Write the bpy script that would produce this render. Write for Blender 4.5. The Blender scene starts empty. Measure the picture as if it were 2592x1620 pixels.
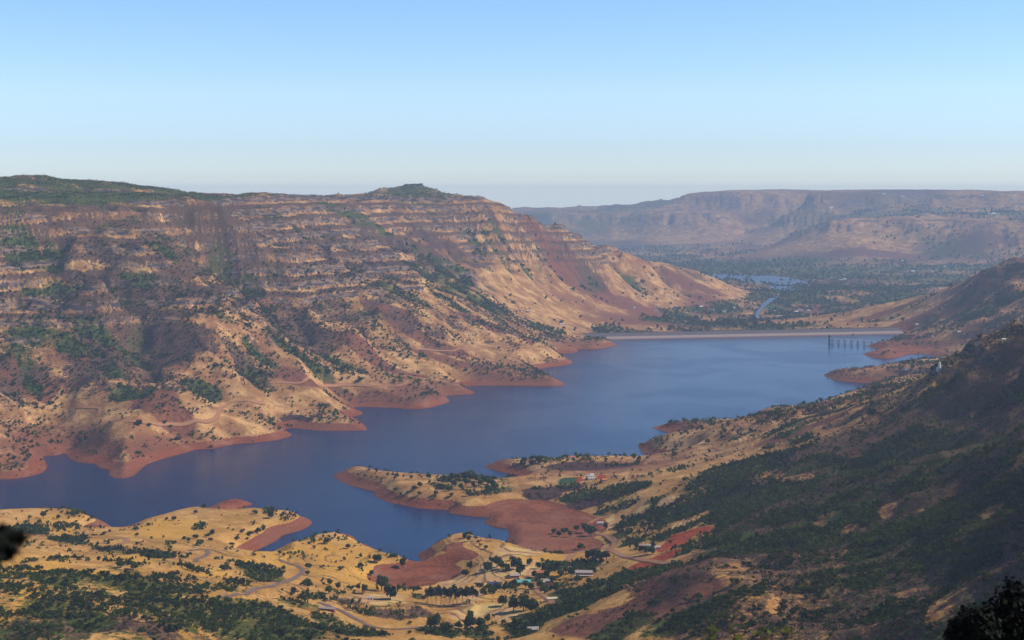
import bpy, math, random
import numpy as np

# ------------------------------------------------------------------ camera, sky, sun, exposure
F, W0, H0 = 3800.0, 2592.0, 1620.0      # focal length and frame of the photograph in its own pixels
CX, HY = 1296.0, 490.0                  # image centre column and horizon row
CZ = 550.0                              # eye height above the reservoir (metres)
SC = bpy.context.scene
COL = SC.collection
cam = bpy.data.cameras.new("camera")
camo = bpy.data.objects.new("camera", cam); COL.objects.link(camo)
cam.sensor_width = 36.0; cam.lens = 36.0 * F / W0
cam.shift_y = -(H0 / 2 - HY) / W0
cam.clip_start = 0.3; cam.clip_end = 90000
camo.location = (0, 0, CZ); camo.rotation_euler = (math.radians(90), 0, 0)
cam.dof.use_dof = True; cam.dof.focus_distance = 3000; cam.dof.aperture_fstop = 2.8
SC.camera = camo
SUN_EL, SUN_AZ = math.radians(41), math.radians(90)      # azimuth from the view direction towards the right
w = bpy.data.worlds.new("World"); SC.world = w; w.use_nodes = True
nt = w.node_tree; nt.nodes.clear()
sky = nt.nodes.new("ShaderNodeTexSky"); sky.sky_type = 'NISHITA'; sky.sun_disc = False
sky.sun_elevation = SUN_EL; sky.sun_rotation = SUN_AZ
sky.altitude = 1300; sky.air_density = 1.0; sky.dust_density = 0.3; sky.ozone_density = 3.0
bg = nt.nodes.new("ShaderNodeBackground"); bg.inputs[1].default_value = 0.13
ou = nt.nodes.new("ShaderNodeOutputWorld")
tc = nt.nodes.new("ShaderNodeTexCoord"); sp = nt.nodes.new("ShaderNodeSeparateXYZ"); cb = nt.nodes.new("ShaderNodeCombineXYZ")
mx = nt.nodes.new("ShaderNodeMath"); mx.operation = 'MAXIMUM'; mx.inputs[1].default_value = 0.004
nt.links.new(tc.outputs["Generated"], sp.inputs[0]); nt.links.new(sp.outputs[2], mx.inputs[0])
nt.links.new(sp.outputs[0], cb.inputs[0]); nt.links.new(sp.outputs[1], cb.inputs[1]); nt.links.new(mx.outputs[0], cb.inputs[2])
nt.links.new(cb.outputs[0], sky.inputs[0])
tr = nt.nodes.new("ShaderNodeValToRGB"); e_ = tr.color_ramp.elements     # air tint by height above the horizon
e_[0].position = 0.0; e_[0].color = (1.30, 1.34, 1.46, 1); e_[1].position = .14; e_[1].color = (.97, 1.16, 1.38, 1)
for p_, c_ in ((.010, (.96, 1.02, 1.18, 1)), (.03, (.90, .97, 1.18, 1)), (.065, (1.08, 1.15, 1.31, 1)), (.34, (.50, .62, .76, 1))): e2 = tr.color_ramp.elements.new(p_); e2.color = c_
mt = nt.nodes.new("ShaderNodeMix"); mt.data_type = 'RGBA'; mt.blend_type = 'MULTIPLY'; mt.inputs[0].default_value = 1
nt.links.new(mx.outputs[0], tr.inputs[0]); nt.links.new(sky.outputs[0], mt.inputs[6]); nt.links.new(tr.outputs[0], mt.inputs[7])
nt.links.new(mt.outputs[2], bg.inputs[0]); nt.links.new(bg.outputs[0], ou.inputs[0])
sl = bpy.data.lights.new("sun", 'SUN'); sl.energy = 5.0; sl.angle = math.radians(0.5); sl.color = (1.0, 0.93, 0.82)
so = bpy.data.objects.new("sun", sl); COL.objects.link(so)
sx, sy, sz = math.sin(SUN_AZ) * math.cos(SUN_EL), math.cos(SUN_AZ) * math.cos(SUN_EL), math.sin(SUN_EL)
from mathutils import Vector
so.rotation_euler = Vector((sx, sy, sz)).to_track_quat('Z', 'Y').to_euler(); so.location = (0, 0, 3000)
SC.view_settings.view_transform = 'Standard'; SC.view_settings.look = 'None'
SC.view_settings.exposure = 0.0; SC.view_settings.gamma = 1.0
SC.cycles.volume_bounces = 0; SC.cycles.max_bounces = 6; SC.cycles.diffuse_bounces = 2
try:
    SC.cycles.volume_step_rate = 10.0
except Exception: pass

RNG = np.random.default_rng(7); random.seed(7)
# ------------------------------------------------------------------ numpy noise
def _hash(ix, iy, s):
    h = (ix.astype(np.int64) * 374761393 + iy.astype(np.int64) * 668265263 + s * 974711) & 0xffffffff
    h = ((h ^ (h >> 13)) * 1274126177) & 0xffffffff
    return ((h ^ (h >> 16)) & 0xffff).astype(np.float32) / 65535.0
def vn(x, y, s=0):
    ix = np.floor(x); iy = np.floor(y); fx = (x - ix).astype(np.float32); fy = (y - iy).astype(np.float32)
    ix = ix.astype(np.int64); iy = iy.astype(np.int64)
    fx = fx * fx * fx * (fx * (fx * 6 - 15) + 10); fy = fy * fy * fy * (fy * (fy * 6 - 15) + 10)
    a = _hash(ix, iy, s); b = _hash(ix + 1, iy, s); c = _hash(ix, iy + 1, s); d = _hash(ix + 1, iy + 1, s)
    return (a + (b - a) * fx) + ((c + (d - c) * fx) - (a + (b - a) * fx)) * fy
def fbm(x, y, scale, octv=4, s=0, gain=0.5):
    r = 0; a = 1; t = 0; k = 1.0 / scale
    for o in range(octv):
        ang = 0.7 * o; c, sn = math.cos(ang), math.sin(ang)
        r = r + a * (vn((x * c + y * sn) * k, (-x * sn + y * c) * k, s + o) * 2 - 1); t += a; a *= gain; k *= 2.03
    return r / t
def ridge(x, y, scale, octv=4, s=0):
    r = 0; a = 1; t = 0; k = 1.0 / scale
    for o in range(octv):
        ang = 0.9 * o + 0.3; c, sn = math.cos(ang), math.sin(ang)
        r = r + a * (1 - np.abs(vn((x * c + y * sn) * k, (-x * sn + y * c) * k, s + o) * 2 - 1)); t += a; a *= 0.5; k *= 2.1
    return r / t
def sstep(a, b, x):
    t = np.clip((x - a) / (b - a), 0, 1); return t * t * (3 - 2 * t)
class Grid:
    def __init__(g, x0, x1, y0, y1, st):
        g.x0, g.y0, g.st = x0, y0, st
        g.nx = int((x1 - x0) / st) + 1; g.ny = int((y1 - y0) / st) + 1
        g.X, g.Y = np.meshgrid(x0 + st * np.arange(g.nx), y0 + st * np.arange(g.ny))
    def lin(g, a, x, y):
        u = np.clip((x - g.x0) / g.st, 0, g.nx - 1.001); v = np.clip((y - g.y0) / g.st, 0, g.ny - 1.001)
        i = u.astype(int); j = v.astype(int); u = u - i; v = v - j
        return (a[j, i] * (1 - u) + a[j, i + 1] * u) * (1 - v) + (a[j + 1, i] * (1 - u) + a[j + 1, i + 1] * u) * v
    def cub(g, a, x, y):
        u = np.clip((x - g.x0) / g.st, 1, g.nx - 3.001); v = np.clip((y - g.y0) / g.st, 1, g.ny - 3.001)
        i = u.astype(int); j = v.astype(int); u = u - i; v = v - j
        def wts(t):
            return (((-t + 2) * t - 1) * t / 2, ((3 * t - 5) * t * t + 2) / 2, ((-3 * t + 4) * t + 1) * t / 2, (t - 1) * t * t / 2)
        wu = wts(u); wv = wts(v); r = 0
        for q in range(4):
            row = 0
            for p in range(4): row = row + a[j + q - 1, i + p - 1] * wu[p]
            r = r + row * wv[q]
        return r
def unproj(px, py, D): return ((px - CX) / F * D, D, CZ - (py - HY) / F * D)
def w0(px, py, z=0.0):                    # a pixel on the level z
    D = (CZ - z) * F / (py - HY); return ((px - CX) / F * D, D)

# ------------------------------------------------------------------ reservoir outline
SH = [(8,1215),(58,1210),(108,1199),(124,1181),(105,1154),(137,1154),(154,1151),(166,1145),(175,1161),(201,1171),(242,1174),(250,1184),(279,1191),
(274,1203),(288,1210),(314,1212),(341,1206),(355,1190),(375,1174),(422,1159),(472,1146),(495,1138),(538,1137),(600,1123),(640,1122),(694,1116),
(746,1103),(720,1087),(737,1083),(813,1091),(926,1090),(932,1087),(915,1068),(889,1055),(905,1053),(925,1046),(887,1030),(941,1030),(1011,1033),(1031,1036),
(1087,1034),(1145,1017),(1122,1001),(1194,999),(1206,994),(1168,980),(1197,976),(1261,976),(1349,977),(1419,979),(1435,973),(1400,955),(1355,934),
(1436,925),(1455,918),(1416,896),(1464,893),(1460,884),(1497,885),(1526,883),(1570,873),(1535,861),(1500,857),(1892,851),(2096,846),(2227,843),(2311,845),
(2308,854),(2244,861),(2241,868),(2186,876),(2227,884),(2183,895),(2198,904),(2241,908),(2282,905),(2294,897),(2346,895),(2358,902),(2387,908),
(2445,909),(2470,915),(2401,922),(2350,931),(2250,937),(2120,942),(2078,948),(2113,963),(2168,968),(2241,972),(2285,973),(2300,980),(2200,988),(2150,1000),(2110,1008),
(2032,1034),(1950,1040),(1901,1047),(1909,1056),(1940,1062),(1900,1068),(1800,1073),(1669,1078),(1644,1083),(1681,1091),(1716,1103),(1739,1114),(1700,1117),(1609,1125),(1623,1135),(1623,1143),
(1637,1154),(1669,1158),(1690,1163),(1643,1167),(1600,1166),(1500,1166),(1430,1167),(1375,1174),(1300,1174),(1250,1175),(1219,1181),(1261,1193),(1317,1205),(1285,1219),(1262,1222),
(1200,1217),(1100,1214),(1000,1207),(976,1199),(941,1192),(883,1189),(836,1202),(871,1224),(906,1235),(953,1245),(944,1253),(985,1273),(1028,1280),
(1063,1288),(1142,1291),(1133,1299),(1203,1308),(1247,1310),(1220,1323),(1247,1333),(1287,1340),(1289,1360),(1276,1381),(1290,1389),(1262,1387),
(1235,1377),(1197,1361),(1150,1361),(1115,1367),(1104,1371),(1087,1387),(1053,1404),(1069,1413),(1063,1427),(1052,1431),(1049,1419),(1014,1416),(970,1404),
(935,1381),(903,1371),(903,1363),(883,1352),(850,1353),(800,1366),(760,1378),(710,1396),(665,1409),(640,1410),(629,1404),(650,1394),(708,1366),(714,1355),(766,1343),
(796,1323),(772,1308),(700,1304),(650,1299),(590,1296),(600,1288),(649,1276),(611,1267),(553,1272),(524,1288),(480,1296),(420,1307),(350,1328),(297,1341),(285,1339),(284,1334),(262,1320),
(242,1311),(200,1305),(120,1305),(30,1312),(-60,1325)]
PL = [w0(*p) for p in SH] + [(-1500, 2330), (-2600, 2250), (-2750, 2600), (-1700, 2850)]
PL = np.array(PL)
def smooth_poly(P, it=2):
    for _ in range(it):
        N = np.roll(P, -1, 0); Q = np.empty((len(P) * 2, 2)); Q[0::2] = P * .8 + N * .2; Q[1::2] = P * .2 + N * .8; P = Q
    return P
PS = smooth_poly(PL, 2)
SG = Grid(-3000, 2300, 1950, 6150, 10)
def sdf(P, X, Y):
    A = P; B = np.roll(P, -1, 0); x = X.ravel(); y = Y.ravel(); out = np.empty(len(x))
    ins = np.zeros(len(x), bool)
    e = B - A; L = (e ** 2).sum(1) + 1e-9
    for c in range(0, len(x), 8000):
        px = x[c:c + 8000, None].astype(np.float32); py = y[c:c + 8000, None].astype(np.float32)
        dx = px - A[:, 0].astype(np.float32); dy = py - A[:, 1].astype(np.float32)
        t = np.clip((dx * e[:, 0].astype(np.float32) + dy * e[:, 1].astype(np.float32)) / L.astype(np.float32), 0, 1)
        d2 = (dx - t * e[:, 0].astype(np.float32)) ** 2 + (dy - t * e[:, 1].astype(np.float32)) ** 2
        out[c:c + 8000] = np.sqrt(d2.min(1))
        cr = ((A[:, 1] > py) != (B[:, 1] > py)) & (px < e[:, 0] * (py - A[:, 1]) / (e[:, 1] + 1e-12) + A[:, 0])
        ins[c:c + 8000] = cr.sum(1) % 2 == 1
    out[ins] *= -1
    return out.reshape(X.shape)
SD = sdf(PS, SG.X, SG.Y)                  # metres from the water's edge, negative in the lake

# ------------------------------------------------------------------ relief: surveyed points (column, row, distance) and (column, distance, height)
C3 = [
# left rim and plateau
(-500,500,4000),(-200,525,3900),(0,534,4000),(120,531,4080),(200,516,4200),(300,516,4280),(400,514,4380),(500,511,4480),(545,516,4540),(0,486,4350),(150,486,4480),(300,488,4650),(450,500,4900),
(-200,445,4700),(0,455,4700),(40,449,4700),(140,458,4750),(195,474,4800),(255,459,4900),(330,469,4950),(400,473,5050),(450,499,5250),(520,512,5600),
(600,508,6000),(700,499,6200),(790,503,6500),(600,505,5150),(720,504,5300),(800,510,5450),(900,514,5900),(1000,514,6200),(1150,514,6350),(1240,518,6450),(1262,528,6480),
(800,502,6800),(900,496,7000),(980,486,7000),(1027,472,7000),(1047,468,7000),(1067,471,7000),(1100,482,7000),(1150,491,6900),(1220,503,6750),(1255,512,6600),(1300,540,6650),(1370,567,6850),
(1440,590,7000),(1500,620,7150),(1580,655,7400),(1640,668,7600),(1690,675,7800),(1750,685,8050),(1800,700,8200),(1870,735,8500),
# spur A
(555,540,4480),(605,578,4500),(667,615,4550),(781,656,4620),(862,676,4700),(941,714,4750),(1057,746,4850),(1145,775,4980),(1230,805,5050),(1330,850,5150),(1440,868,5300),
# spur B
(364,641,3950),(437,665,4000),(506,691,4020),(567,723,4160),(655,767,4200),(708,820,4180),(784,872,4160),(836,902,4150),(935,935,4150),(1040,970,4060),(1100,990,4040),
# spur C and the front spurs
(335,870,3700),(393,887,3690),(480,922,3640),(611,963,3700),(700,1010,3640),(790,1050,3600),(870,1062,3620),
(454,980,3450),(553,1045,3380),(640,1078,3370),(700,1092,3380),(330,1060,3200),(400,1085,3180),(300,1120,3060),
(212,887,3600),(250,960,3450),(120,880,3550),
(935,879,4300),(1057,890,4350),(1121,913,4400),(1200,930,4400),(1330,950,4380),
(0,640,3820),(0,760,3700),(0,900,3480),(0,1000,3290),(0,1100,3120),(200,640,3930),(200,760,3800),(100,1080,3330),(-400,700,3600),(-400,900,3350),(-400,1080,3050),
(360,570,4120),(250,700,3750),(450,790,3750),(550,850,3700),(300,790,3800),
(600,560,4900),(700,560,5100),(800,600,5200),(720,640,4900),(900,600,5700),(1000,560,6100),(1200,600,6250),(1100,650,5800),(1000,640,5500),(1250,700,6000),(1100,700,5450),(1200,740,5500),
(950,680,5250),(860,640,5150),(1300,640,6500),(1400,680,6700),(1500,720,6900),(1600,730,7300),(1700,740,7700),
(1250,679,6100),(1330,694,6300),(1413,714,6550),(1530,730,6900),(1643,746,7250),
(1180,745,5400),(1230,765,5450),(1300,790,5700),(1400,800,6000),(1350,830,5600),(1500,826,6150),(1450,838,5700),(1100,820,4650),(1000,800,4550),(1200,855,4750),(1300,880,4750),(900,830,4250),
# right hill beyond the dam
(2592,666,5800),(2520,670,5900),(2480,692,6000),(2400,732,6150),(2340,759,6200),(2200,777,6400),(2120,797,6450),(2060,804,6500),(2800,640,5500),
(2500,780,5500),(2592,800,5150),(2400,800,5800),(2300,818,5900),(2350,850,5400),(2500,850,5050),(2250,808,6150),(2330,872,5300),(2230,820,6020),(2430,880,5050),
(2186,733,8400),
# right foreground flank
(2592,848,2450),(2500,885,2550),(2400,930,2650),(2300,965,2750),(2200,998,2850),(2100,1030,2980),(2265,1010,2650),(2067,1041,2950),(1902,1060,3200),(1750,1074,3450),
(1949,1122,2750),(1832,1143,2850),(1740,1155,2950),(2592,1000,2150),(2592,1200,1650),(2592,1400,1300),(2592,1620,1050),(2450,1100,2100),(2300,1100,2300),(2300,1300,1720),(2300,1500,1350),
(2300,1620,1200),(2100,1100,2620),(2000,1150,2500),(2000,1300,1950),(2000,1430,1620),(2000,1620,1300),(1800,1200,2520),(1800,1300,2230),(1900,1412,1660),(1810,1409,1650),(1745,1433,1680),
(1614,1483,1700),(1526,1526,1680),(1401,1582,1620),(1600,1405,2020),(1700,1385,2050),(1500,1470,1960),(1660,1560,1430),(1500,1620,1440),

# village, fields and near hills
(1450,1450,2030),(1350,1480,1990),(1250,1430,2100),(1197,1358,2300),(1240,1380,2230),(1300,1400,2180),(1500,1400,2180),(1550,1335,2380),(1650,1340,2280),(1700,1250,2480),(1500,1250,2600),(1450,1200,2830),(1560,1168,3000),
(1380,1165,3060),(1640,1175,2900),(1100,1220,2740),(900,1192,2870),(1200,1235,2700),(1296,1620,1650),(1000,1620,1600),(1000,1540,1800),(1100,1510,1880),(900,1510,1880),(700,1620,1500),(700,1510,1780),
(400,1620,1450),(400,1510,1640),(400,1430,1820),(0,1620,1400),(0,1500,1560),(0,1430,1740),(0,1370,2000),(200,1400,1980),(550,1410,2000),(600,1450,1900),(790,1368,2270),(800,1430,2120),(700,1440,2050),
(900,1432,2090),(500,1307,2470),(420,1319,2440),(650,1315,2470),(450,1350,2310),(300,1355,2240),(120,1306,2450),(150,1348,2310),(250,1385,2130),(-500,1620,1350),(-500,1450,1600),(-500,1350,2000),
(2260,925,4500),
]
D3 = [(1330,6800,425),(1290,6900,445),(1300,7200,390),(1350,7300,335),(1262,6900,478),(1240,7300,430),(2100,3400,60),(2100,3800,18),(2032,3500,42),(2032,3750,14),(1900,3400,26),(2200,3300,100),(2200,3600,55),(2300,3300,122),(2300,3700,60),(2400,2900,190),(2400,3300,125),(2500,2900,215),(2592,2850,235),(2592,3300,170),(1000,6600,545),(1150,6600,540),(900,6500,543),(1047,6550,556),(1200,6600,515),(1300,8600,60),(900,8600,220),(500,7500,350),(0,6500,450),(-500,6000,480),(1500,9000,-10),(1650,9200,-14),(2300,7200,-14),(2592,7600,0),(3000,7600,60),(2050,6900,-14),(1800,6400,-14),(1700,7000,-14),(1950,6200,-16),(1600,6300,-8),
(2100,9200,-14),(1900,8000,-15),(1900,9200,-15),(2500,9200,-10),(3000,9200,-5),(2200,8000,-12),(1060,7000,600),(1300,7600,300),(1500,8000,160),
(150,3550,160),(170,3170,12),(420,3480,80),(560,3520,55),(300,3380,85),(600,3600,120),(480,3620,165),(850,3800,60),(760,3800,100),(900,4150,105),(1000,4500,150),(1250,4600,45),
(700,4300,210),(560,4400,300),(1296,600,260),(1296,1000,130),(2100,700,260),(2592,700,290),(500,700,230),(0,900,190),(1296,300,380),(1296,80,495),(1296,30,525),(2592,400,380),(2592,80,490),(0,400,330),(0,80,490),
(1450,2250,14),(1400,2450,8),(1400,2600,9),(1330,2450,7),(1050,2050,14),(1000,2120,12),(1120,2150,12),(1600,2150,45)]
XY3 = [(0,2,548.3),(0,-30,549),(0,-140,550),(-400,-100,548),(500,-100,548),(30,0,548),(-30,0,548),(300,60,420),(-300,60,420),(120,200,430),(-120,200,430),(650,500,440),(700,850,560),(820,1200,600),(1020,1600,610),(1350,2300,530),(1600,2900,440),(2000,3200,330),(2400,4200,260),(2500,5200,300),  # unseen ridge at right is raised to cast shade on the near flank
(-700,300,480),(-1000,800,400),(-1200,1300,280),(-1700,1800,200),(-2600,1500,400),(-3500,2000,500),(3300,1500,560),(3300,3500,500),(3300,6000,350),(3800,9000,100),(-2600,3000,120),(-2600,3600,420),(-3000,4500,560),(-3800,6500,500),(-3800,9000,300),(-4000,3000,300),
(1000,-100,550),(-1500,-100,550),(2500,0,560)]
pts = [unproj(*p) for p in C3] + [((a - CX) / F * b, b, c) for a, b, c in D3] + XY3
pts = np.array(pts)
def rbf(P, X, Y, c):
    n = len(P); d = np.sqrt((P[:, None, 0] - P[None, :, 0]) ** 2 + (P[:, None, 1] - P[None, :, 1]) ** 2 + c * c)
    A = np.zeros((n + 3, n + 3)); A[:n, :n] = -d + np.eye(n) * 8.0; A[:n, n] = 1; A[:n, n + 1] = P[:, 0] / 1e3; A[:n, n + 2] = P[:, 1] / 1e3; A[n:, :n] = A[:n, n:].T
    b = np.zeros(n + 3); b[:n] = P[:, 2]; wv = np.linalg.solve(A, b)
    x = X.ravel().astype(np.float32); y = Y.ravel().astype(np.float32); out = np.empty(len(x))
    for k in range(0, len(x), 20000):
        q = np.sqrt((x[k:k + 20000, None] - P[:, 0].astype(np.float32)) ** 2 + (y[k:k + 20000, None] - P[:, 1].astype(np.float32)) ** 2 + np.float32(c * c))
        out[k:k + 20000] = -(q @ wv[:n].astype(np.float32)) + wv[n] + wv[n + 1] * x[k:k + 20000] / 1e3 + wv[n + 2] * y[k:k + 20000] / 1e3
    return out.reshape(X.shape)
NG = Grid(-4300, 4300, -400, 9800, 12)
near = rbf(pts, NG.X, NG.Y, 45.0)
FC = [(2110,548,13800),(2200,550,13200),(2400,550,13000),(2592,560,12800),(2900,560,12500),(2000,590,13900),(1925,636,13700),(2240,556,12950),(2150,610,12500),(2060,650,12300),(2350,600,12600),(2330,650,12250),(2480,600,12300),(2450,655,12000),
(2592,620,12000),(2700,600,11800),(2900,640,10800),(2050,483,16000),(2300,477,16500),(2592,487,16500),(2900,485,16500),(2200,520,14600),(2400,508,14800),(2592,505,14600),(1860,483,17000),(1800,497,17000),(1700,515,17000),(1550,526,17500),(1500,538,17500),
(1450,543,18000),(1400,537,18000),(1300,533,18500),(1200,530,18500),(900,530,18500),(400,520,18500),(0,510,18500),(1700,590,16300),(1580,600,16500),(1900,590,15900),(2030,540,16200),(1820,612,15500),(1950,560,16300),(1900,530,16700),(1700,550,16700)]
FD = [(1900,13600,-10),(1950,14300,10),(1850,14600,0),(2020,14800,40),(2080,15200,120),(1780,15000,-8),(1500,15300,-14),(1300,16500,0),(1700,15000,-10),(1800,13500,-14),(1600,12000,-15),(1900,12000,-15),(2100,11500,-12),(2400,11300,-8),(2592,11000,0),(1600,10000,-15),(2000,10000,-15),(2400,10000,-12),(2592,9800,-10),(3000,9800,20),(1400,9500,-12),
(1900,9500,-14),(1200,9500,40),(800,9500,150),(400,9500,260),(0,9500,300),(2600,9500,-8),(1000,12000,-10),(500,13000,0),(0,13000,50),(1300,22500,0),(2000,22500,400),(2600,22500,400),(500,22500,100),(1400,12500,-15),(1400,14000,-14),(2260,14000,390)]
pf = np.array([unproj(*p) for p in FC] + [((a - CX) / F * b, b, c) for a, b, c in FD] + [(-9000, 12000, 250), (9000, 12000, 350), (-15000, 18000, 300), (15000, 18000, 400), (-16000, 22500, 200), (16000, 22500, 300), (7000, 9400, 250), (-7000, 9400, 400)])
FG = Grid(-18500, 18500, 9000, 22900, 50)
far = rbf(pf, FG.X, FG.Y, 160.0)

# relief noise before the rain: spurs and gullies grow with the height above the valley
g = NG
wx = g.X + 90 * fbm(g.X, g.Y, 500, 2, 31); wy = g.Y + 90 * fbm(g.X, g.Y, 500, 2, 41)
amp = 4 + 15 * sstep(16, 55, near) * sstep(2850, 3050, g.Y) + 62 * sstep(40, 330, near) * (1 - 0.75 * sstep(470, 530, near))
amp *= 1 - 0.85 * sstep(1500, 300, g.Y); amp *= 1 - .6 * sstep(5000, 5900, g.Y) * sstep(200, 0, near)
al = wx * .78 + wy * .62; ac = -wx * .62 + wy * .78; lf = sstep(1500, 900, g.X) * sstep(2900, 3100, g.Y)
rn = (1 - lf) * ridge(wx, wy, 420, 4, 3) + lf * (.62 * ridge(al / 2.6, ac, 340, 3, 3) + .38 * ridge(wx, wy, 170, 3, 8))
near = near + amp * (rn - 0.62) * 1.7 + 2.5 * fbm(g.X, g.Y, 90, 3, 5) * sstep(-5, 25, near)
near[g.Y > 8800] += 0
g = FG
famp = 150 * sstep(0, 300, far) * (1 - .7 * sstep(430, 560, far))
far = far + famp * (ridge(g.X + 200 * fbm(g.X, g.Y, 1500, 2, 61), g.Y, 1250, 5, 71) - .68) * 1.9
def blur(a, n=1):
    for _ in range(n):
        a = (a + np.roll(a, 1, 0) + np.roll(a, -1, 0)) / 3; a = (a + np.roll(a, 1, 1) + np.roll(a, -1, 1)) / 3
    return a
def erode(h, st, drops, steps, rate, seed):
    rng = np.random.default_rng(seed); ny, nx = h.shape; h = h.copy(); flow = np.zeros_like(h)
    for b in range(drops):
        n = 30000; x = rng.uniform(2, nx - 3, n); y = rng.uniform(2, ny - 3, n); sed = np.zeros(n); vx = np.zeros(n); vy = np.zeros(n); sp = np.ones(n)
        for s in range(steps):
            i = x.astype(int); j = y.astype(int); fx = x - i; fy = y - j
            h00 = h[j, i]; h10 = h[j, i + 1]; h01 = h[j + 1, i]; h11 = h[j + 1, i + 1]
            gx = ((h10 - h00) * (1 - fy) + (h11 - h01) * fy) / st; gy = ((h01 - h00) * (1 - fx) + (h11 - h10) * fx) / st
            vx = vx * .35 - gx * .65; vy = vy * .35 - gy * .65; L = np.hypot(vx, vy) + 1e-6
            nx_ = np.clip(x + vx / L, 2, nx - 3); ny_ = np.clip(y + vy / L, 2, ny - 3)
            sl = np.hypot(gx, gy); cap = np.minimum(sl, 1.0) * 6 * (0.3 + min(s, 25) / 25)
            d = np.clip(cap - sed, -1.2, rate * 3) * rate
            d = np.where(L < 2e-3, -sed * .1, d)
            sed += d
            for (jj, ii, wt) in ((j, i, (1 - fx) * (1 - fy)), (j, i + 1, fx * (1 - fy)), (j + 1, i, (1 - fx) * fy), (j + 1, i + 1, fx * fy)):
                np.add.at(h, (jj, ii), -d * wt)
            if s > 5: np.add.at(flow, (j, i), 1)
            x, y = nx_, ny_
    return h, flow
n0 = near.copy()
near, fl = erode(near, 12, 12, 60, 0.30, 1)
near = n0 + blur(np.clip(near - n0, -40, 12), 1) * sstep(15, 110, n0) * (.3 + .7 * sstep(2300, 2900, NG.Y))
# pull skyline and spur crests back to their surveyed heights
cp = np.array([unproj(*p) for p in C3 if p[2] > 2900 and p[0] < 1900]); num = np.zeros_like(near); den = np.full_like(near, .25)
for X_, Y_, Z_ in cp:
    sg = 110 if Y_ < 6000 else 190
    i0 = int((X_ - 3 * sg - NG.x0) / 12); i1 = int((X_ + 3 * sg - NG.x0) / 12); j0 = int((Y_ - 3 * sg - NG.y0) / 12); j1 = int((Y_ + 3 * sg - NG.y0) / 12)
    i0 = max(i0, 0); j0 = max(j0, 0); i1 = min(i1, NG.nx); j1 = min(j1, NG.ny)
    if i1 <= i0 or j1 <= j0: continue
    wt = np.exp(-((NG.X[j0:j1, i0:i1] - X_) ** 2 + (NG.Y[j0:j1, i0:i1] - Y_) ** 2) / (2 * sg * sg)); r_ = Z_ - NG.lin(near, np.array([X_]), np.array([Y_]))[0]
    num[j0:j1, i0:i1] += wt * r_; den[j0:j1, i0:i1] += wt
near = near + num / den
far0 = far.copy(); far, ffl = erode(far, 50, 5, 45, 0.5, 2)
far = far0 + np.clip(far - far0, -70, 25)
far = .42 * far + .58 * np.interp(far, [-60, 60, 150, 240, 290, 345, 430, 500, 540, 600, 900], [-30, 35, 110, 215, 330, 352, 380, 425, 560, 585, 600])
fl = blur(fl, 1); fl = fl / np.percentile(fl, 97)

RIV = [[(1590,681),(1650,683),(1760,690),(1850,695),(1990,700),(2040,712),(2055,722),(2000,728),(2035,738),(2030,742),(1985,744),(1955,735),(1940,720),(1900,714),(1840,707),(1780,702),(1740,696),(1640,687)],
       [(1962,744),(1980,747),(1958,760),(1937,775),(1924,788),(1920,797),(1928,805),(1917,805),(1912,797),(1917,786),(1934,766)]]
RIVP = [smooth_poly(np.array([w0(a, b, -11.5) for a, b in R_]), 2) for R_ in RIV]
RG = Grid(200, 2700, 6200, 11200, 25); RSD = np.minimum(sdf(RIVP[0], RG.X, RG.Y), sdf(RIVP[1], RG.X, RG.Y))
DAM_A = np.array([253.0, 5689.0]); DAM_B = np.array([1534.0, 5950.0])
def terr(q, sharp=.58):
    """one bench per unit of q: gentle ledge, then a steep scarp; returns height change and the place within the bench"""
    f = q - np.floor(q); a = 1 - sharp
    g = np.where(f < .68, a * f / .68, a + sharp * sstep(.68, 1.0, f))
    return g - f, f
FLATS = [w0(a, b, 8) + (r,) for a, b, r in ((1400,1330,150),(1330,1290,90),(1420,1385,90),(1060,1455,80),(1010,1470,70),(1200,1300,60),(2350,890,200),(2450,900,200),(60,1190,70),(300,1198,60),(2150,890,150),(590,1278,75),(662,1412,45),(640,1400,40),(275,1336,60),(300,1343,40))]
def FLATG(x, y):
    r = np.zeros_like(x)
    for a, b, c in FLATS: r = np.maximum(r, np.exp(-((x - a) ** 2 + (y - b) ** 2) / (c * c)))
    return sstep(.25, .75, r)
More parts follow.
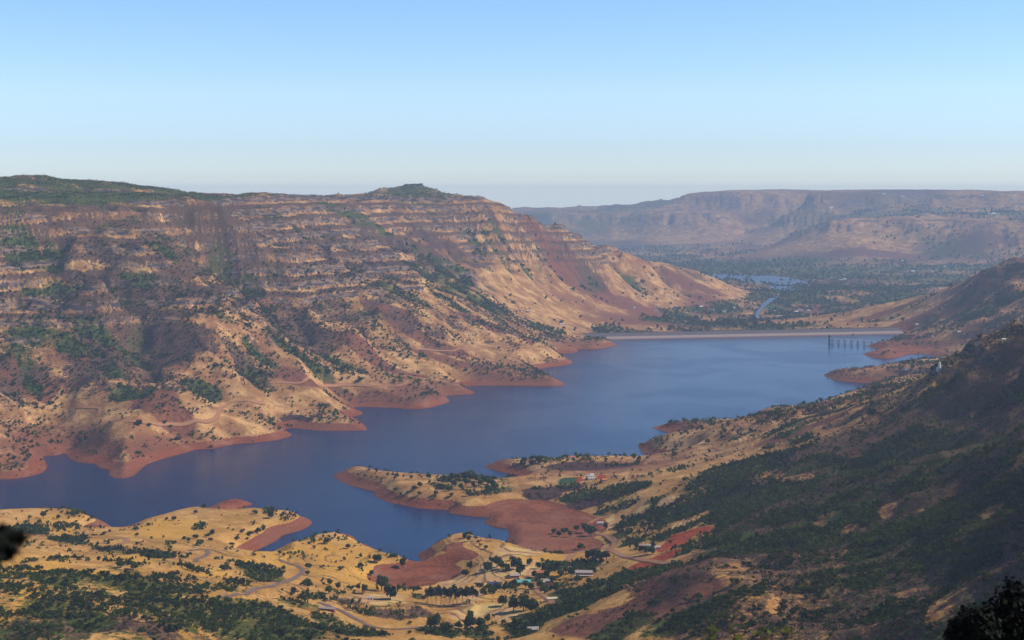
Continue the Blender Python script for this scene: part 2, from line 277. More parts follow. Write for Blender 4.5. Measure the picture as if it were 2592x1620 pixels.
def height(x, y, fine=True, masks=False):
    hn = NG.cub(near, x, y); hf = FG.cub(far, x, y)
    b = sstep(8900, 9600, y); b = np.maximum(b, sstep(3900, 4250, np.abs(x)) * sstep(8000, 9000, y))
    h = hn * (1 - b) + hf * b
    inside = (np.abs(x) < 4250) & (y < 9600)
    # basalt benches high on the slopes
    wrp = 16 * fbm(x, y, 700, 2, 91) + 5 * fbm(x, y, 130, 2, 95)
    k = sstep(150, 290, h) * (1 - sstep(545, 590, h)) * (1 - .8 * sstep(1.0, 0.0, (y - 2200) / 600.0))
    k = k * np.clip(0.80 + .8 * fbm(x, y, 300, 3, 93), 0, 1.15)
    t1, r1 = terr((h + wrp) / 41.0); t2, r2 = terr((h + wrp * 1.3) / 17.5)
    h = h + k * (t1 * 41 + .45 * t2 * 17.5)
    riser = k * (sstep(.66, .76, r1) * sstep(1.0, .93, r1) + .35 * sstep(.7, .8, r2) * sstep(1, .94, r2)); ledge = k * (sstep(.0, .06, r1) * sstep(.50, .34, r1) - .9 * sstep(.40, .56, r1) * sstep(.72, .62, r1))
    if fine:
        rough = (0.3 + 1.2 * sstep(20, 120, h))
        h = h + rough * (2.2 * fbm(x, y, 46, 3, 11, .55)) * sstep(-10, 5, h)
    d = SG.lin(SD, x, y)
    inr = (x > -2990) & (x < 2290) & (y > 1960) & (y < 6140)
    d = np.where(inr, d, 999.0)
    up = y < (5670 + .2037 * (x - 253))     # the lake side of the dam
    d2 = d + 5.0 * fbm(x, y, 70, 3, 21) * sstep(0, 30, np.abs(d) + 6)
    bank = np.where(d2 > 0, d2 * (.32 + .12 * sstep(2900, 2500, y) + .12 * fbm(x, y, 160, 2, 23)) + d2 * d2 * .004, d2 * .22)
    flat = FLATG(x, y)
    wup = sstep(0, 160, 5670 + .2037 * (x - 253) - y) * inr
    hb = h * (1 - wup) + wup * np.maximum(h * (1 - .5 * flat), 18.0 - 10.5 * flat)
    s = np.clip((bank - hb) / 8.0 * .5 + .5, 0, 1)
    h2 = bank * (1 - s) + hb * s - 8 * s * (1 - s)
    h2 = np.where(inr, h2, h)
    rs = RG.lin(RSD, x, y); inv = (x > 200) & (x < 2700) & (y > 6200) & (y < 11200)
    h2 = np.where(inv & (h2 < 60), np.minimum(h2, np.where(rs > 0, -11.2 + rs * .05 + rs * rs * .0008, -11.8 + rs * .05)), h2)
    # small farm terraces low on the slopes
    fm = sstep(.12, .3, fbm(x, y, 260, 2, 51)) * sstep(14, 20, h2) * (1 - sstep(70, 110, h2)) * (y < 5600) * (1 - sstep(900, 1500, np.abs(x)) * (y < 2700))
    q = h2 / 3.2; h2 = h2 + fm * .8 * 3.2 * np.sin(q * 2 * math.pi) / (2 * math.pi) * -1
    if masks: return h2, d2, riser, fm, ledge
    return h2
HG = Grid(-1700, 2600, 700, 9400, 14)
HH = height(HG.X, HG.Y)
_Ds = np.exp(np.arange(math.log(900), math.log(9300), 0.0022)); _Dl = np.concatenate([_Ds, np.arange(9350, 18900, 45)])
HF = height(FG.X, FG.Y, False)
def hit(px, py, dmin=900):
    D = _Dl[_Dl >= dmin]
    x = (px - CX) / F * D; z = CZ - (py - HY) / F * D
    h = np.where(D < 9300, HG.lin(HH, x, D), FG.lin(HF, x, D)); h = np.maximum(h, np.where(D < 5750, 0.0, -16))
    ok = np.nonzero(z <= h)[0]
    if len(ok) == 0: return None
    i = ok[0]; d = D[i]
    if i > 0:
        a = z[i - 1] - h[i - 1]; bb = h[i] - z[i]; d = D[i - 1] + (D[i] - D[i - 1]) * a / (a + bb + 1e-9)
    X = (px - CX) / F * d
    return (X, d, float(height(np.array([X]), np.array([d]))[0]))
def gz(x, y): return float(height(np.array([float(x)]), np.array([float(y)]))[0])

# ------------------------------------------------------------------ helpers for objects and materials
def tag(o, label=None, cat=None, group=None, kind=None):
    if label: o["label"] = label
    if cat: o["category"] = cat
    if group: o["group"] = group
    if kind: o["kind"] = kind
    return o
def mesh_np(name, V, Fc, mat=None, smooth=False, n=None):
    """V (n,3) and faces (m,k) arrays"""
    me = bpy.data.meshes.new(name); k = Fc.shape[1]
    me.vertices.add(len(V)); me.vertices.foreach_set("co", np.ascontiguousarray(V, dtype=np.float32).ravel())
    me.loops.add(Fc.size); me.loops.foreach_set("vertex_index", np.ascontiguousarray(Fc, dtype=np.int32).ravel())
    me.polygons.add(len(Fc)); me.polygons.foreach_set("loop_start", np.arange(0, Fc.size, k, dtype=np.int32))
    try: me.polygons.foreach_set("loop_total", np.full(len(Fc), k, dtype=np.int32))
    except Exception: pass
    me.update(calc_edges=True)
    if smooth: me.polygons.foreach_set("use_smooth", np.ones(len(Fc), bool))
    if mat: me.materials.append(mat)
    return me
def attr(me, name, vals, dom='POINT'):
    a = me.attributes.new(name, 'FLOAT', dom); a.data.foreach_set("value", np.ascontiguousarray(vals, dtype=np.float32).ravel())
def link(name, me, parent=None, loc=None):
    o = bpy.data.objects.new(name, me); COL.objects.link(o)
    if parent: o.parent = parent
    if loc: o.location = loc
    return o
class N:
    """tiny node-tree writer"""
    def __init__(s, name):
        s.m = bpy.data.materials.new(name); s.m.use_nodes = True; s.t = s.m.node_tree; s.t.nodes.clear()
        s.out = s.t.nodes.new("ShaderNodeOutputMaterial")
    def n(s, typ, **kw):
        nd = s.t.nodes.new("ShaderNode" + typ)
        for k, v in kw.items():
            if hasattr(nd, k): setattr(nd, k, v)
        return nd
    def set(s, sock, v):
        if hasattr(v, "is_linked") or isinstance(v, bpy.types.NodeSocket): s.t.links.new(v, sock)
        else: sock.default_value = v
    def attr(s, name):
        a = s.n("Attribute"); a.attribute_name = name; return a.outputs["Fac"]
    def noise(s, scale, detail=4, vec=None, rough=.55, dist=0):
        a = s.n("TexNoise"); a.inputs["Scale"].default_value = scale; a.inputs["Detail"].default_value = detail
        a.inputs["Roughness"].default_value = rough; a.inputs["Distortion"].default_value = dist
        if vec is not None: s.set(a.inputs["Vector"], vec)
        return a.outputs["Fac"]
    def pos(s): return s.n("NewGeometry").outputs["Position"]
    def math(s, op, a, b=0.0, c=None):
        m = s.n("Math"); m.operation = op; s.set(m.inputs[0], a); s.set(m.inputs[1], b)
        if c is not None: s.set(m.inputs[2], c)
        return m.outputs[0]
    def rng(s, v, a, b, c=0., d=1., sm=True):
        m = s.n("MapRange"); m.interpolation_type = 'SMOOTHSTEP' if sm else 'LINEAR'
        s.set(m.inputs[0], v); m.inputs[1].default_value = a; m.inputs[2].default_value = b; m.inputs[3].default_value = c; m.inputs[4].default_value = d
        return m.outputs[0]
    def mix(s, f, a, b):
        m = s.n("Mix"); m.data_type = 'RGBA'; s.set(m.inputs[0], f)
        s.set(m.inputs[6], a if isinstance(a, bpy.types.NodeSocket) else (*a, 1)); s.set(m.inputs[7], b if isinstance(b, bpy.types.NodeSocket) else (*b, 1))
        return m.outputs[2]
    def vmap(s, v, sc):
        m = s.n("Mapping"); s.set(m.inputs[0], v); m.inputs["Scale"].default_value = sc; return m.outputs[0]
    def bsdf(s, col, rough=.9, bump=None, bs=.5, bd=1., spec=.2):
        p = s.n("BsdfPrincipled"); s.set(p.inputs["Base Color"], col if isinstance(col, bpy.types.NodeSocket) else (*col, 1))
        s.set(p.inputs["Roughness"], rough); p.inputs["Specular IOR Level"].default_value = spec
        if bump is not None:
            b = s.n("Bump"); b.inputs["Strength"].default_value = bs; b.inputs["Distance"].default_value = bd; s.set(b.inputs["Height"], bump); s.t.links.new(b.outputs[0], p.inputs["Normal"])
        s.t.links.new(p.outputs[0], s.out.inputs[0]); return p
def simple(name, col, rough=.85, var=.25, scale=.5, spec=.2):
    s = N(name); n = s.noise(scale, 3, s.pos()); c = s.mix(n, tuple(v * (1 - var) for v in col), tuple(min(1, v * (1 + var)) for v in col)); s.bsdf(c, rough, spec=spec); return s.m

# ------------------------------------------------------------------ the ground material
def ground_mat():
    s = N("ground"); P = s.pos(); sep = s.n("SeparateXYZ"); s.t.links.new(P, sep.inputs[0]); Z = sep.outputs[2]
    nA = s.noise(.004, 6, P, .6); nB = s.noise(.02, 6, P, .6); nC = s.noise(.11, 5, P, .62); nD = s.noise(.45, 3, P, .6)
    grass = s.mix(s.rng(nC, .3, .7), (.20, .085, .030), (.37, .185, .065))
    grass = s.mix(s.rng(nB, .4, .68), grass, (.60, .34, .135))
    nE = s.noise(.23, 4, P, .7)
    grass = s.mix(s.math('MULTIPLY', s.attr("warm"), .8), grass, (.60, .31, .045))
    grass = s.mix(s.math('MULTIPLY', s.rng(nE, .54, .66), .55), grass, (.17, .095, .035))
    soil = s.mix(s.rng(nC, .3, .7), (.115, .042, .026), (.24, .088, .044))
    bare = s.rng(s.math('ADD', s.attr("bare"), s.math('MULTIPLY', s.math('SUBTRACT', nC, .5), .9)), .35, .65)
    c = s.mix(bare, grass, soil)
    scrubc = s.mix(s.rng(nD, .35, .65), (.036, .021, .018), (.115, .064, .046))
    sm = s.rng(s.math('ADD', s.math('ADD', s.attr("scrub"), s.math('MULTIPLY', s.math('SUBTRACT', nC, .5), 1.1)), s.math('MULTIPLY', s.math('SUBTRACT', nE, .5), 1.1)), .38, .62)
    c = s.mix(s.math('MULTIPLY', sm, .9), c, scrubc)
    green = s.mix(s.rng(nD, .35, .65), (.016, .032, .005), (.07, .095, .012))
    vm = s.rng(s.math('ADD', s.math('ADD', s.attr("veg"), s.math('MULTIPLY', s.math('SUBTRACT', nC, .5), 1.0)), s.math('MULTIPLY', s.math('SUBTRACT', nE, .5), .8)), .42, .66)
    c = s.mix(s.math('MULTIPLY', vm, .92), c, green)
    # benches of basalt
    rk = s.mix(s.rng(s.noise(.03, 5, s.vmap(P, (1, 1, 5))), .42, .62), (.050, .040, .044), (.24, .15, .095))
    rm = s.rng(s.math('ADD', s.attr("rock"), s.math('MULTIPLY', s.math('SUBTRACT', nC, .5), .7)), .35, .6)
    c = s.mix(rm, c, rk)
    # field strips, diggings
    fz = s.mix(s.rng(s.noise(.03, 2, P), .42, .56), (.60, .40, .14), (.50, .28, .13))
    c = s.mix(s.attr("field"), c, fz)
    dig = s.mix(s.rng(nC, .35, .65), (.20, .03, .01), (.42, .075, .02)); c = s.mix(s.rng(s.math('ADD', s.attr("dig"), s.math('MULTIPLY', s.math('SUBTRACT', nC, .5), .5)), .4, .6), c, dig)
    burnt = s.mix(s.rng(nC, .35, .65), (.035, .018, .018), (.09, .04, .035)); c = s.mix(s.rng(s.math('ADD', s.attr("burnt"), s.math('MULTIPLY', s.math('SUBTRACT', nC, .5), .6)), .4, .6), c, burnt)
    crop = s.mix(s.rng(nD, .35, .65), (.015, .05, .02), (.04, .10, .035)); c = s.mix(s.attr("crop"), c, crop)
    ln = s.math('FRACT', s.math('DIVIDE', s.math('ADD', Z, s.math('MULTIPLY', nB, 3.0)), 2.5))
    c = s.mix(s.math('MULTIPLY', s.math('MULTIPLY', s.rng(ln, .68, .92), s.attr("farm")), .75), c, (.085, .04, .025))
    # drawdown shore: bare red earth with old water lines
    zb = s.math('ADD', Z, s.math('MULTIPLY', nB, 2.0))
    w1 = s.noise(2.2, 4, s.vmap(P, (.006, .006, .9)), .75)
    red = s.mix(s.rng(w1, .42, .58), (.165, .044, .018), (.28, .086, .038))
    red = s.mix(s.math('MULTIPLY', s.rng(nB, .5, .72), .65), red, (.31, .155, .095))
    red = s.mix(s.math('MULTIPLY', s.rng(nC, .42, .7), .4), red, (.21, .052, .028))
    red = s.mix(s.math('MULTIPLY', s.rng(nE, .52, .64), .5), red, (.12, .036, .022)); red = s.mix(s.math('MULTIPLY', s.rng(nA, .45, .6), .45), red, (.20, .085, .055))
    wet = s.rng(Z, .0, 1.1, 1, 0); red = s.mix(s.math('MULTIPLY', wet, .75), red, (.085, .024, .018))
    rm2 = s.rng(s.math('ADD', s.attr("red"), s.math('MULTIPLY', s.math('SUBTRACT', nC, .5), .35)), .42, .56)
    c = s.mix(rm2, c, red)
    bump = s.math('ADD', s.math('MULTIPLY', nC, 1.0), s.math('MULTIPLY', nD, .35))
    s.bsdf(c, .95, bump, .9, 2.6, .1)
    return s.m

# ------------------------------------------------------------------ land-cover patches, located on the slope itself
def patch(px, py, rx, ry):
    c = hit(px, py)
    if c is None: return None
    a = hit(px, py + ry); b = hit(px, py - ry)
    ry_w = max(25.0, min(abs((b or c)[1] - (a or c)[1]) / 2, 2.4 * rx * c[1] / F + 40))
    return (c[0], c[1], max(8., rx * c[1] / F), ry_w, (px - CX) / F)
def pmask(L, x, y, seed=0):
    r = np.zeros_like(x)
    n = fbm(x, y, 60, 3, 130 + seed) * .55
    for q in L:
        p = patch(*q)
        if p is None: continue
        X, Y, rx, ry, u = p
        dx = (x - X - u * (y - Y)) / rx; dy = (y - Y) / ry
        r = np.maximum(r, sstep(1.35, .65, np.sqrt(dx * dx + dy * dy) + n))
    return r
GREEN = [(1120,1600,60,12),(1420,1540,40,20),(1330,1575,50,12),(1200,1605,40,8),(1385,1432,50,9),(1475,1432,40,8),(1350,1462,50,9),(1290,1440,30,8),(960,1530,40,8),(1060,1510,20,5),(760,1530,60,10),(300,1395,50,8),(420,1425,60,8),(1440,1500,50,10),(1560,1360,30,6),(1600,1375,40,6),(60,640,60,60),(130,700,80,70),(100,850,110,45),(230,830,110,30),(60,900,70,30),(330,690,70,20),(420,640,40,14),(60,590,60,10),(1060,520,200,18),(1180,530,150,22),(880,540,150,14),(700,545,60,10),(1370,650,25,22),(1150,700,60,20),
(1180,745,90,22),(1080,700,60,14),(560,800,40,10),(640,890,70,14),(780,915,90,12),(870,925,70,10),(520,990,50,18),(290,940,40,18),(80,980,40,25),(330,1000,60,16),(1130,760,50,10),(1020,740,60,10),
(1230,1215,80,14),(1180,1225,60,16),(1130,1225,60,16),(1900,1180,150,30),(2050,1200,120,60),(1900,1280,120,40),(2200,1180,120,60),(2100,1330,140,40),(1750,1290,90,22),(1650,1290,90,16),(1560,1240,80,20),(1480,1255,70,16),(2350,1150,100,50),
(2000,1380,120,25),(1700,1350,50,14),(1850,1370,60,14),(1500,1505,100,26),(1620,1460,100,18),(1750,1560,150,30),(1900,1500,60,22),(1570,1595,90,30),(2250,1370,110,22),(2200,1470,60,18),(2330,1430,50,20),(2400,1600,100,20),(2480,1380,80,50),(2250,1560,60,20),
(200,1560,150,40),(350,1470,120,24),(120,1460,90,24),(60,1450,40,20),(450,1540,160,40),(650,1560,140,30),(560,1470,100,16),(180,1370,60,10),(60,1340,50,12),(400,1400,50,14),(480,1440,60,12),(300,1440,80,12),(650,1450,70,26),(700,1590,150,30),(900,1600,100,14),(840,1570,60,12),(560,1590,200,30),
(1420,1235,70,8),(1560,1290,60,12),(1420,1350,40,10),(1390,1440,40,10),(1340,1590,40,20),(1700,1400,60,10),(2300,700,250,22),(2200,735,120,12),(2100,770,160,18),(2560,760,50,14),(2480,795,60,10),(2440,890,60,8),(1990,1120,60,8),(2350,1000,80,18),(1990,1090,60,10)]
SCRUB = [(1000,1555,55,12),(1060,1550,40,10),(930,1500,40,7),(880,1520,40,7),(2560,700,20,14),(300,760,120,24),(150,780,90,20),(480,740,80,18),(420,840,120,20),(500,870,60,12),(250,620,60,12),(600,700,60,14),(1100,600,150,18),(1250,560,60,12),(1330,600,60,14),(1050,640,150,14),(950,570,100,8),(820,600,60,8),(900,640,60,10),(700,700,60,20),(760,850,90,18),
(620,930,60,14),(400,920,70,14),(1280,610,50,10),(1600,1215,60,12),(2450,1000,150,60),(2300,1080,120,40),(2100,1450,150,50),(2400,1450,150,80),(2450,1250,150,80),(2250,1250,100,40),(1950,1560,150,40),(2500,1560,120,40),(2200,1600,120,30),(250,1520,100,40),(150,1590,80,30),(350,1590,100,20),
(760,1050,90,12),(830,1060,60,10),(2150,1060,90,20),(1180,560,50,10),(2000,700,60,10),(2500,720,30,20),(60,1600,60,20),(1700,1500,50,20),(1850,1460,80,26)]
BARE = [(1700,1470,110,40),(1560,1560,110,30),(1450,1575,60,14),(1640,1560,60,20),(2000,1100,90,12),(2100,1060,80,8),(2200,1030,60,8),(1400,1480,60,10),(60,960,120,40),(200,900,80,30),(430,1040,60,30),(900,860,100,16),(980,930,90,10),(1100,870,120,16),(1000,790,90,20),(1150,920,120,12),
(870,1000,60,8),(920,1010,60,8),(1250,830,100,12),(1500,740,250,20),(1750,720,80,14),(2300,820,120,14),(2450,760,80,20),(2250,790,100,8),(2480,830,90,14),(780,960,90,14),(380,1000,60,20),(2400,640,200,20),(2150,640,120,14)]
WARM = [(80,1420,110,30),(350,1410,90,16),(250,1450,70,14),(80,1510,60,40),(500,1440,100,20),(900,1450,200,60),(700,1420,90,40),(450,1340,120,30),(140,1340,60,24),(1350,1420,90,40),(1200,1480,90,60),(2300,1500,60,14),(2400,1540,50,16),(1800,1480,90,30),(640,1520,60,14)]
FIELD = [(1310,1395,55,12),(1240,1440,50,34),(1330,1440,40,22),(1190,1500,40,14),(960,1515,60,14),(1150,1470,40,16),(1240,1540,60,14),(1180,1560,40,10),(1690,1265,28,8),(1630,1285,22,10),(1545,1325,14,14),(1290,1560,30,14),(1720,1330,30,8)]
DIG = [(1715,1375,36,14),(1750,1350,40,9),(1790,1345,16,8),(1690,1405,40,9),(1640,1425,50,6),(1460,1214,14,7),(1524,1208,14,6),(1680,1390,20,8)]
BURNT = [(1500,1182,110,9),(1420,1240,90,8),(1480,1275,80,10),(1380,1250,50,8),(760,1065,40,8)]
REDP = [(1150,1385,45,14),(1130,1415,60,16),(1100,1445,70,14),(1190,1400,30,14),(1220,1385,26,8),(1040,1480,60,12),(980,1450,30,14),(1330,1320,110,40),(1390,1370,90,20)]
FARM = [(1250,1400,80,40),(1330,1410,60,30),(1200,1470,60,30),(1280,1520,90,40),(1150,1560,80,30),(1350,1385,70,12),(1300,900,160,12),(1420,965,90,8),(700,905,90,8),(350,1120,40,10),(110,1090,50,16),(2480,830,90,16),(2330,870,60,8),(2200,945,80,8),(1180,1215,50,10),(1690,1330,60,14)]
CLEAR = [(2290,1515,45,14),(2400,1560,50,20),(2180,1555,30,10),(1960,1545,25,8),(1810,1480,60,22),(1840,1440,60,10),(2090,1320,30,14),(2250,1285,22,8),(2020,1225,40,12),(2150,1345,25,10),(1940,1210,50,14),(2330,1300,20,8),(2520,1290,30,10),(1700,1260,40,8),(1640,1290,24,8),(1960,1100,60,6),(2150,1045,70,5),(1880,1125,60,6),(2380,955,50,5),(1760,1240,40,6),(1900,1160,50,6)]
CROP = [(1432,1217,24,9),(1950,770,30,6)]

# ------------------------------------------------------------------ terrain mesh: rings of quads growing with distance
uu = np.concatenate([-np.linspace(.85, .37, 90)[:-1], np.linspace(-.37, .37, 1120), np.linspace(.37, .85, 90)[1:]])
dd = np.concatenate([np.linspace(-150, 1000, 90)[:-1], np.exp(np.arange(math.log(1000), math.log(9500), .0025)), np.exp(np.arange(math.log(9525), math.log(22800), .0045))])
U, Dm = np.meshgrid(uu, dd); TX = U * (Dm + 160); TY = Dm + 0 * U
TX = TX.ravel(); TY = TY.ravel()
TZ, TD, TR, TF, TB = height(TX, TY, True, True)
nr, nc = len(dd), len(uu)
idx = np.arange(nr * nc).reshape(nr, nc)
quads = np.stack([idx[:-1, :-1], idx[:-1, 1:], idx[1:, 1:], idx[1:, :-1]], -1).reshape(-1, 4)
M_ground = ground_mat()
# slope and hollows from the regional grid
gy_, gx_ = np.gradient(blur(near, 1), 12); slope = np.hypot(gx_, gy_)
curv = blur(near, 6) - blur(near, 1)              # positive in hollows
def masks(x, y, z, d, riser, farm, ledge):
    sl = NG.lin(slope, x, y); cv = NG.lin(curv, x, y); fw = NG.lin(fl, x, y); farw = sstep(9000, 9500, y)
    sl = np.where(farw > .5, .4, sl); cv = np.where(farw > .5, 0, cv)
    n1 = fbm(x, y, 420, 4, 201); n2 = fbm(x, y, 150, 3, 205); n3 = fbm(x, y, 60, 3, 209)
    low = sstep(10.5, 12.5, z + 1.4 * n3 + 1.2 * n2)
    inr = (d < 500) & (y < 5900)
    red = np.where(inr, 1 - low, 0) * (z > -60); red = np.maximum(red, np.clip(pmask(REDP, x, y, 11), 0, 1) * (z < 26))
    veg = .18 + .10 * np.clip(cv, -3, 5) + .42 * n1 + .38 * n2 + .15 * n3
    plate = sstep(505, 535, z) * sstep(3000, 3800, y) * (y < 9000)
    veg = veg + plate * .9 - .25 * riser
    veg = veg * (1 - .3 * (y < 5600)) + .62 * pmask(GREEN, x, y, 1)
    scr = .28 + .34 * (y > 2900) * sstep(50, 130, z) + .25 * n3 + .22 * fbm(x, y, 26, 2, 227) + .40 * fbm(x, y, 330, 4, 221) + .35 * fbm(x, y, 120, 3, 225) + .05 * np.clip(cv, -2, 4) + .22 * sstep(120, 350, z) - .25 * sstep(60, 20, z)
    scr = scr + (y > 2900) * (y < 9000) * sstep(190, 300, z) * sstep(540, 500, z) * (.12 + .9 * ledge)
    scr = (scr * .8 + .45 * pmask(SCRUB, x, y, 2)) * (1 - .8 * riser)
    # thin cover on the low noses and the dry valley sides
    dry = sstep(90, 40, z) * (y > 2900) * (y < 5600) + .6 * ((y > 5900) & (y < 9400) & (z > 10) & (x < 1200))
    veg = veg - .35 * dry; scr = scr - .3 * dry
    floor = (y > 5750) & (z < 4)
    veg = np.where(floor, .52 + .5 * fbm(x, y, 300, 4, 231) + .45 * n2, veg)
    scr = np.where(floor, .2 + .4 * n1, scr)
    hz = sstep(9000, 9600, y)
    veg = veg * (1 - hz) + hz * np.where(z < 25, .52 + .5 * fbm(x, y, 700, 4, 241), np.where(z > 330, .50 + .35 * fbm(x, y, 900, 4, 243), .40 + .6 * fbm(x, y, 900, 5, 245)))
    scr = scr * (1 - hz) + hz * (.48 + .55 * fbm(x, y, 1000, 4, 251))
    bare = .30 + .45 * fbm(x, y, 240, 4, 261) + .2 * sstep(60, 15, z) * (y > 2800) - .3 * (y < 2750) * sstep(60, 40, z); bare = np.maximum(bare, .8 * pmask(BARE, x, y, 3))
    warm = np.maximum(sstep(3000, 2300, y) * .5, pmask(WARM, x, y, 4))
    near_r = sstep(-100, 500, x) * sstep(2900, 2300, y)           # wooded flank on the right
    up = sstep(50, 100, z)
    veg = np.maximum(veg, near_r * up * (.44 + .5 * n1 + .4 * n2)); scr = np.maximum(scr, near_r * up * (.95 + .4 * fbm(x, y, 200, 3, 271)))
    veg = np.maximum(veg, sstep(2150, 1750, y) * sstep(100, -350, x) * (.56 + .4 * n1 + .35 * n2))
    field = np.clip(pmask(FIELD, x, y, 5), 0, 1)
    clr = np.clip(pmask(CLEAR, x, y, 9) * (.75 + 1.3 * n3 + .9 * fbm(x, y, 22, 2, 281)), 0, 1); veg = veg * (1 - .55 * clr); scr = scr * (1 - .55 * clr); warm = np.maximum(warm * (1 - clr), .35 * clr); bare = np.maximum(bare, .52 * clr)
    farm = np.clip(np.maximum(farm * .8, pmask(FARM, x, y, 10)), 0, 1) * (1 - red)
    dig = pmask(DIG, x, y, 6); burnt = pmask(BURNT, x, y, 7); crop = pmask(CROP, x, y, 8)
    clear = np.maximum.reduce([field, dig, crop, red])
    veg = veg * (1 - .9 * clear); scr = scr * (1 - .95 * clear)
    return dict(red=red, veg=np.clip(veg, 0, 1.2), scrub=np.clip(scr, 0, 1.2), bare=np.clip(bare, 0, 1), rock=np.clip(sstep(.42, .62, riser + .35 * n3 + .30 * n2) * .9, 0, 1), field=field, warm=warm, farm=farm, dig=dig, burnt=burnt, crop=crop)
MK = masks(TX, TY, TZ, TD, TR, TF, TB)
me = mesh_np("ground", np.stack([TX, TY, TZ], 1), quads, M_ground, True)
for k_, v_ in MK.items(): attr(me, k_, v_)
ground = tag(link("ground", me), "dry brown hills and valley sides round the reservoir", kind="structure")

# ------------------------------------------------------------------ water
def water_mat():
    s = N("water"); P = s.pos()
    b = s.math('ADD', s.noise(.35, 3, s.vmap(P, (1, 1.6, 1))), s.math('MULTIPLY', s.noise(.06, 2, P), 1.0))
    calm = s.rng(s.noise(.0035, 3, s.vmap(P, (1, .7, 1)), .5, 1.2), .42, .62, .13, .20)
    p = s.bsdf((.001, .025, .088), calm, b, .35, .6, .18); p.inputs["IOR"].default_value = 1.33
    return s.m
M_water = water_mat(); M_river = N('river_water'); M_river.bsdf((.035, .055, .085), .3, spec=.5); M_river = M_river.m
def sheet(name, pts2, z, mat):
    V = np.array([(x, y, z) for x, y in pts2]); me = bpy.data.meshes.new(name); me.from_pydata(V.tolist(), [], [list(range(len(V)))]); me.materials.append(mat)
    return link(name, me)
tag(sheet("water", [(-2700, 2000), (1700, 2000), (2200, 5200), (1560, 5925), (253, 5665), (-600, 5200), (-2700, 3000)], 0.0, M_water), "calm blue reservoir between red shores", kind="structure")
for R_ in RIVP:
    c_ = R_.mean(0); o_ = sheet("river", c_ + (R_ - c_) * 1.04, -11.5, M_river)
    tag(o_, "winding river in the valley beyond the dam", kind="structure")

# ------------------------------------------------------------------ materials of built things
M = dict(
    white=simple("white_paint", (.72, .70, .66)), cream=simple("cream_paint", (.62, .52, .36)), pink=simple("pink_plaster", (.50, .24, .20)), brick=simple("brick", (.33, .13, .08)),
    tile=simple("clay_tiles", (.42, .13, .07), scale=2), tin=simple("tin_sheet", (.36, .30, .27), scale=1.5, spec=.5), teal=simple("turquoise_sheet", (.10, .40, .37), spec=.4), blue=simple("blue_tarpaulin", (.05, .07, .15)),
    dark=simple("dark_opening", (.02, .02, .022)), grey=simple("concrete", (.27, .25, .23), scale=.8), darkstone=simple("dark_stone", (.05, .045, .05)), steel=simple("steel", (.10, .10, .11), spec=.5), orange=simple("orange_paint", (.55, .20, .05)),
    asphalt=simple("asphalt", (.15, .12, .10), scale=.3), dirt=simple("dirt_road", (.33, .165, .08), scale=.3), verge=simple("verge", (.34, .13, .055), scale=.2), pale=simple("pale_rail", (.55, .52, .50)))
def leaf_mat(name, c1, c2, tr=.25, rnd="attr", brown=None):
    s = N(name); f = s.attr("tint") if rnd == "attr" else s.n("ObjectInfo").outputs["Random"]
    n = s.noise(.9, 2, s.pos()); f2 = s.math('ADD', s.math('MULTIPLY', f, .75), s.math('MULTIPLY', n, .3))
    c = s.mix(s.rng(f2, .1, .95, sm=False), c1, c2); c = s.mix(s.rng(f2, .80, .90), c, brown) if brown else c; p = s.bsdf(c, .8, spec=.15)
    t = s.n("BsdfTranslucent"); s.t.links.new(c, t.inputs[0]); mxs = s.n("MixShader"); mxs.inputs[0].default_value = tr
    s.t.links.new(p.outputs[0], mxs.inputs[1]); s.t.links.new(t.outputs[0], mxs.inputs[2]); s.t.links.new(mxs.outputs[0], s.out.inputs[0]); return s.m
ML_stuff = leaf_mat("shrub_leaves", (.008, .020, .002), (.085, .12, .008), brown=(.11, .075, .03))
ML_dry = leaf_mat("dry_twigs", (.045, .026, .022), (.15, .085, .055), .1)
ML_tree = leaf_mat("tree_leaves", (.016, .030, .004), (.075, .10, .012), .25, "obj")
ML_euc = leaf_mat("eucalyptus_leaves", (.016, .030, .016), (.035, .055, .028), .2, "obj")
ML_black = leaf_mat("shade_painted_leaves", (.001, .002, .001), (.004, .006, .002), .05, "obj")  # closest foliage: shade is put into the near-black leaf colour
ML_lime = leaf_mat("lime_leaves", (.10, .14, .02), (.30, .30, .05), .4, "obj")
M_bark = simple("bark", (.10, .07, .05)); M_pale = simple("pale_bark", (.55, .50, .45)); M_bare = simple("bare_twigs", (.16, .11, .09))

# ------------------------------------------------------------------ plants
def crown(n, rx, rz, lobes, seed, leaf, squash=.35, open_=0.0):
    """n small quads spread over several leaf masses; base of the crown at z = 0, top at 2*rz"""
    r = np.random.default_rng(seed); c = r.normal(size=(lobes, 3)); c /= np.linalg.norm(c, axis=1)[:, None]; c *= r.uniform(.25, .72, (lobes, 1)); c[:, 2] = np.abs(c[:, 2]) * 1.25 - .35
    lr = r.uniform(.28, .52, lobes); k = r.integers(0, lobes, n); d = r.normal(size=(n, 3)); d /= np.linalg.norm(d, axis=1)[:, None]
    p = c[k] + d * (lr[k] * r.uniform(.6, 1.08, n))[:, None]
    p[:, 2] = np.maximum(p[:, 2], -.9); p *= (rx, rx, rz); p[:, 2] += rz
    nrm = d + r.normal(size=(n, 3)) * .55; nrm /= np.linalg.norm(nrm, axis=1)[:, None]
    a = np.cross(nrm, r.normal(size=(n, 3))); a /= np.linalg.norm(a, axis=1)[:, None]; b = np.cross(nrm, a)
    s = leaf * r.uniform(.6, 1.4, (n, 1)); q = np.stack([p - a * s - b * s * .6, p + a * s * .8 - b * s, p + a * s + b * s * .7, p - a * s * .7 + b * s], 1)
    return q.reshape(-1, 3), np.arange(n * 4).reshape(n, 4), (k / max(1, lobes - 1))
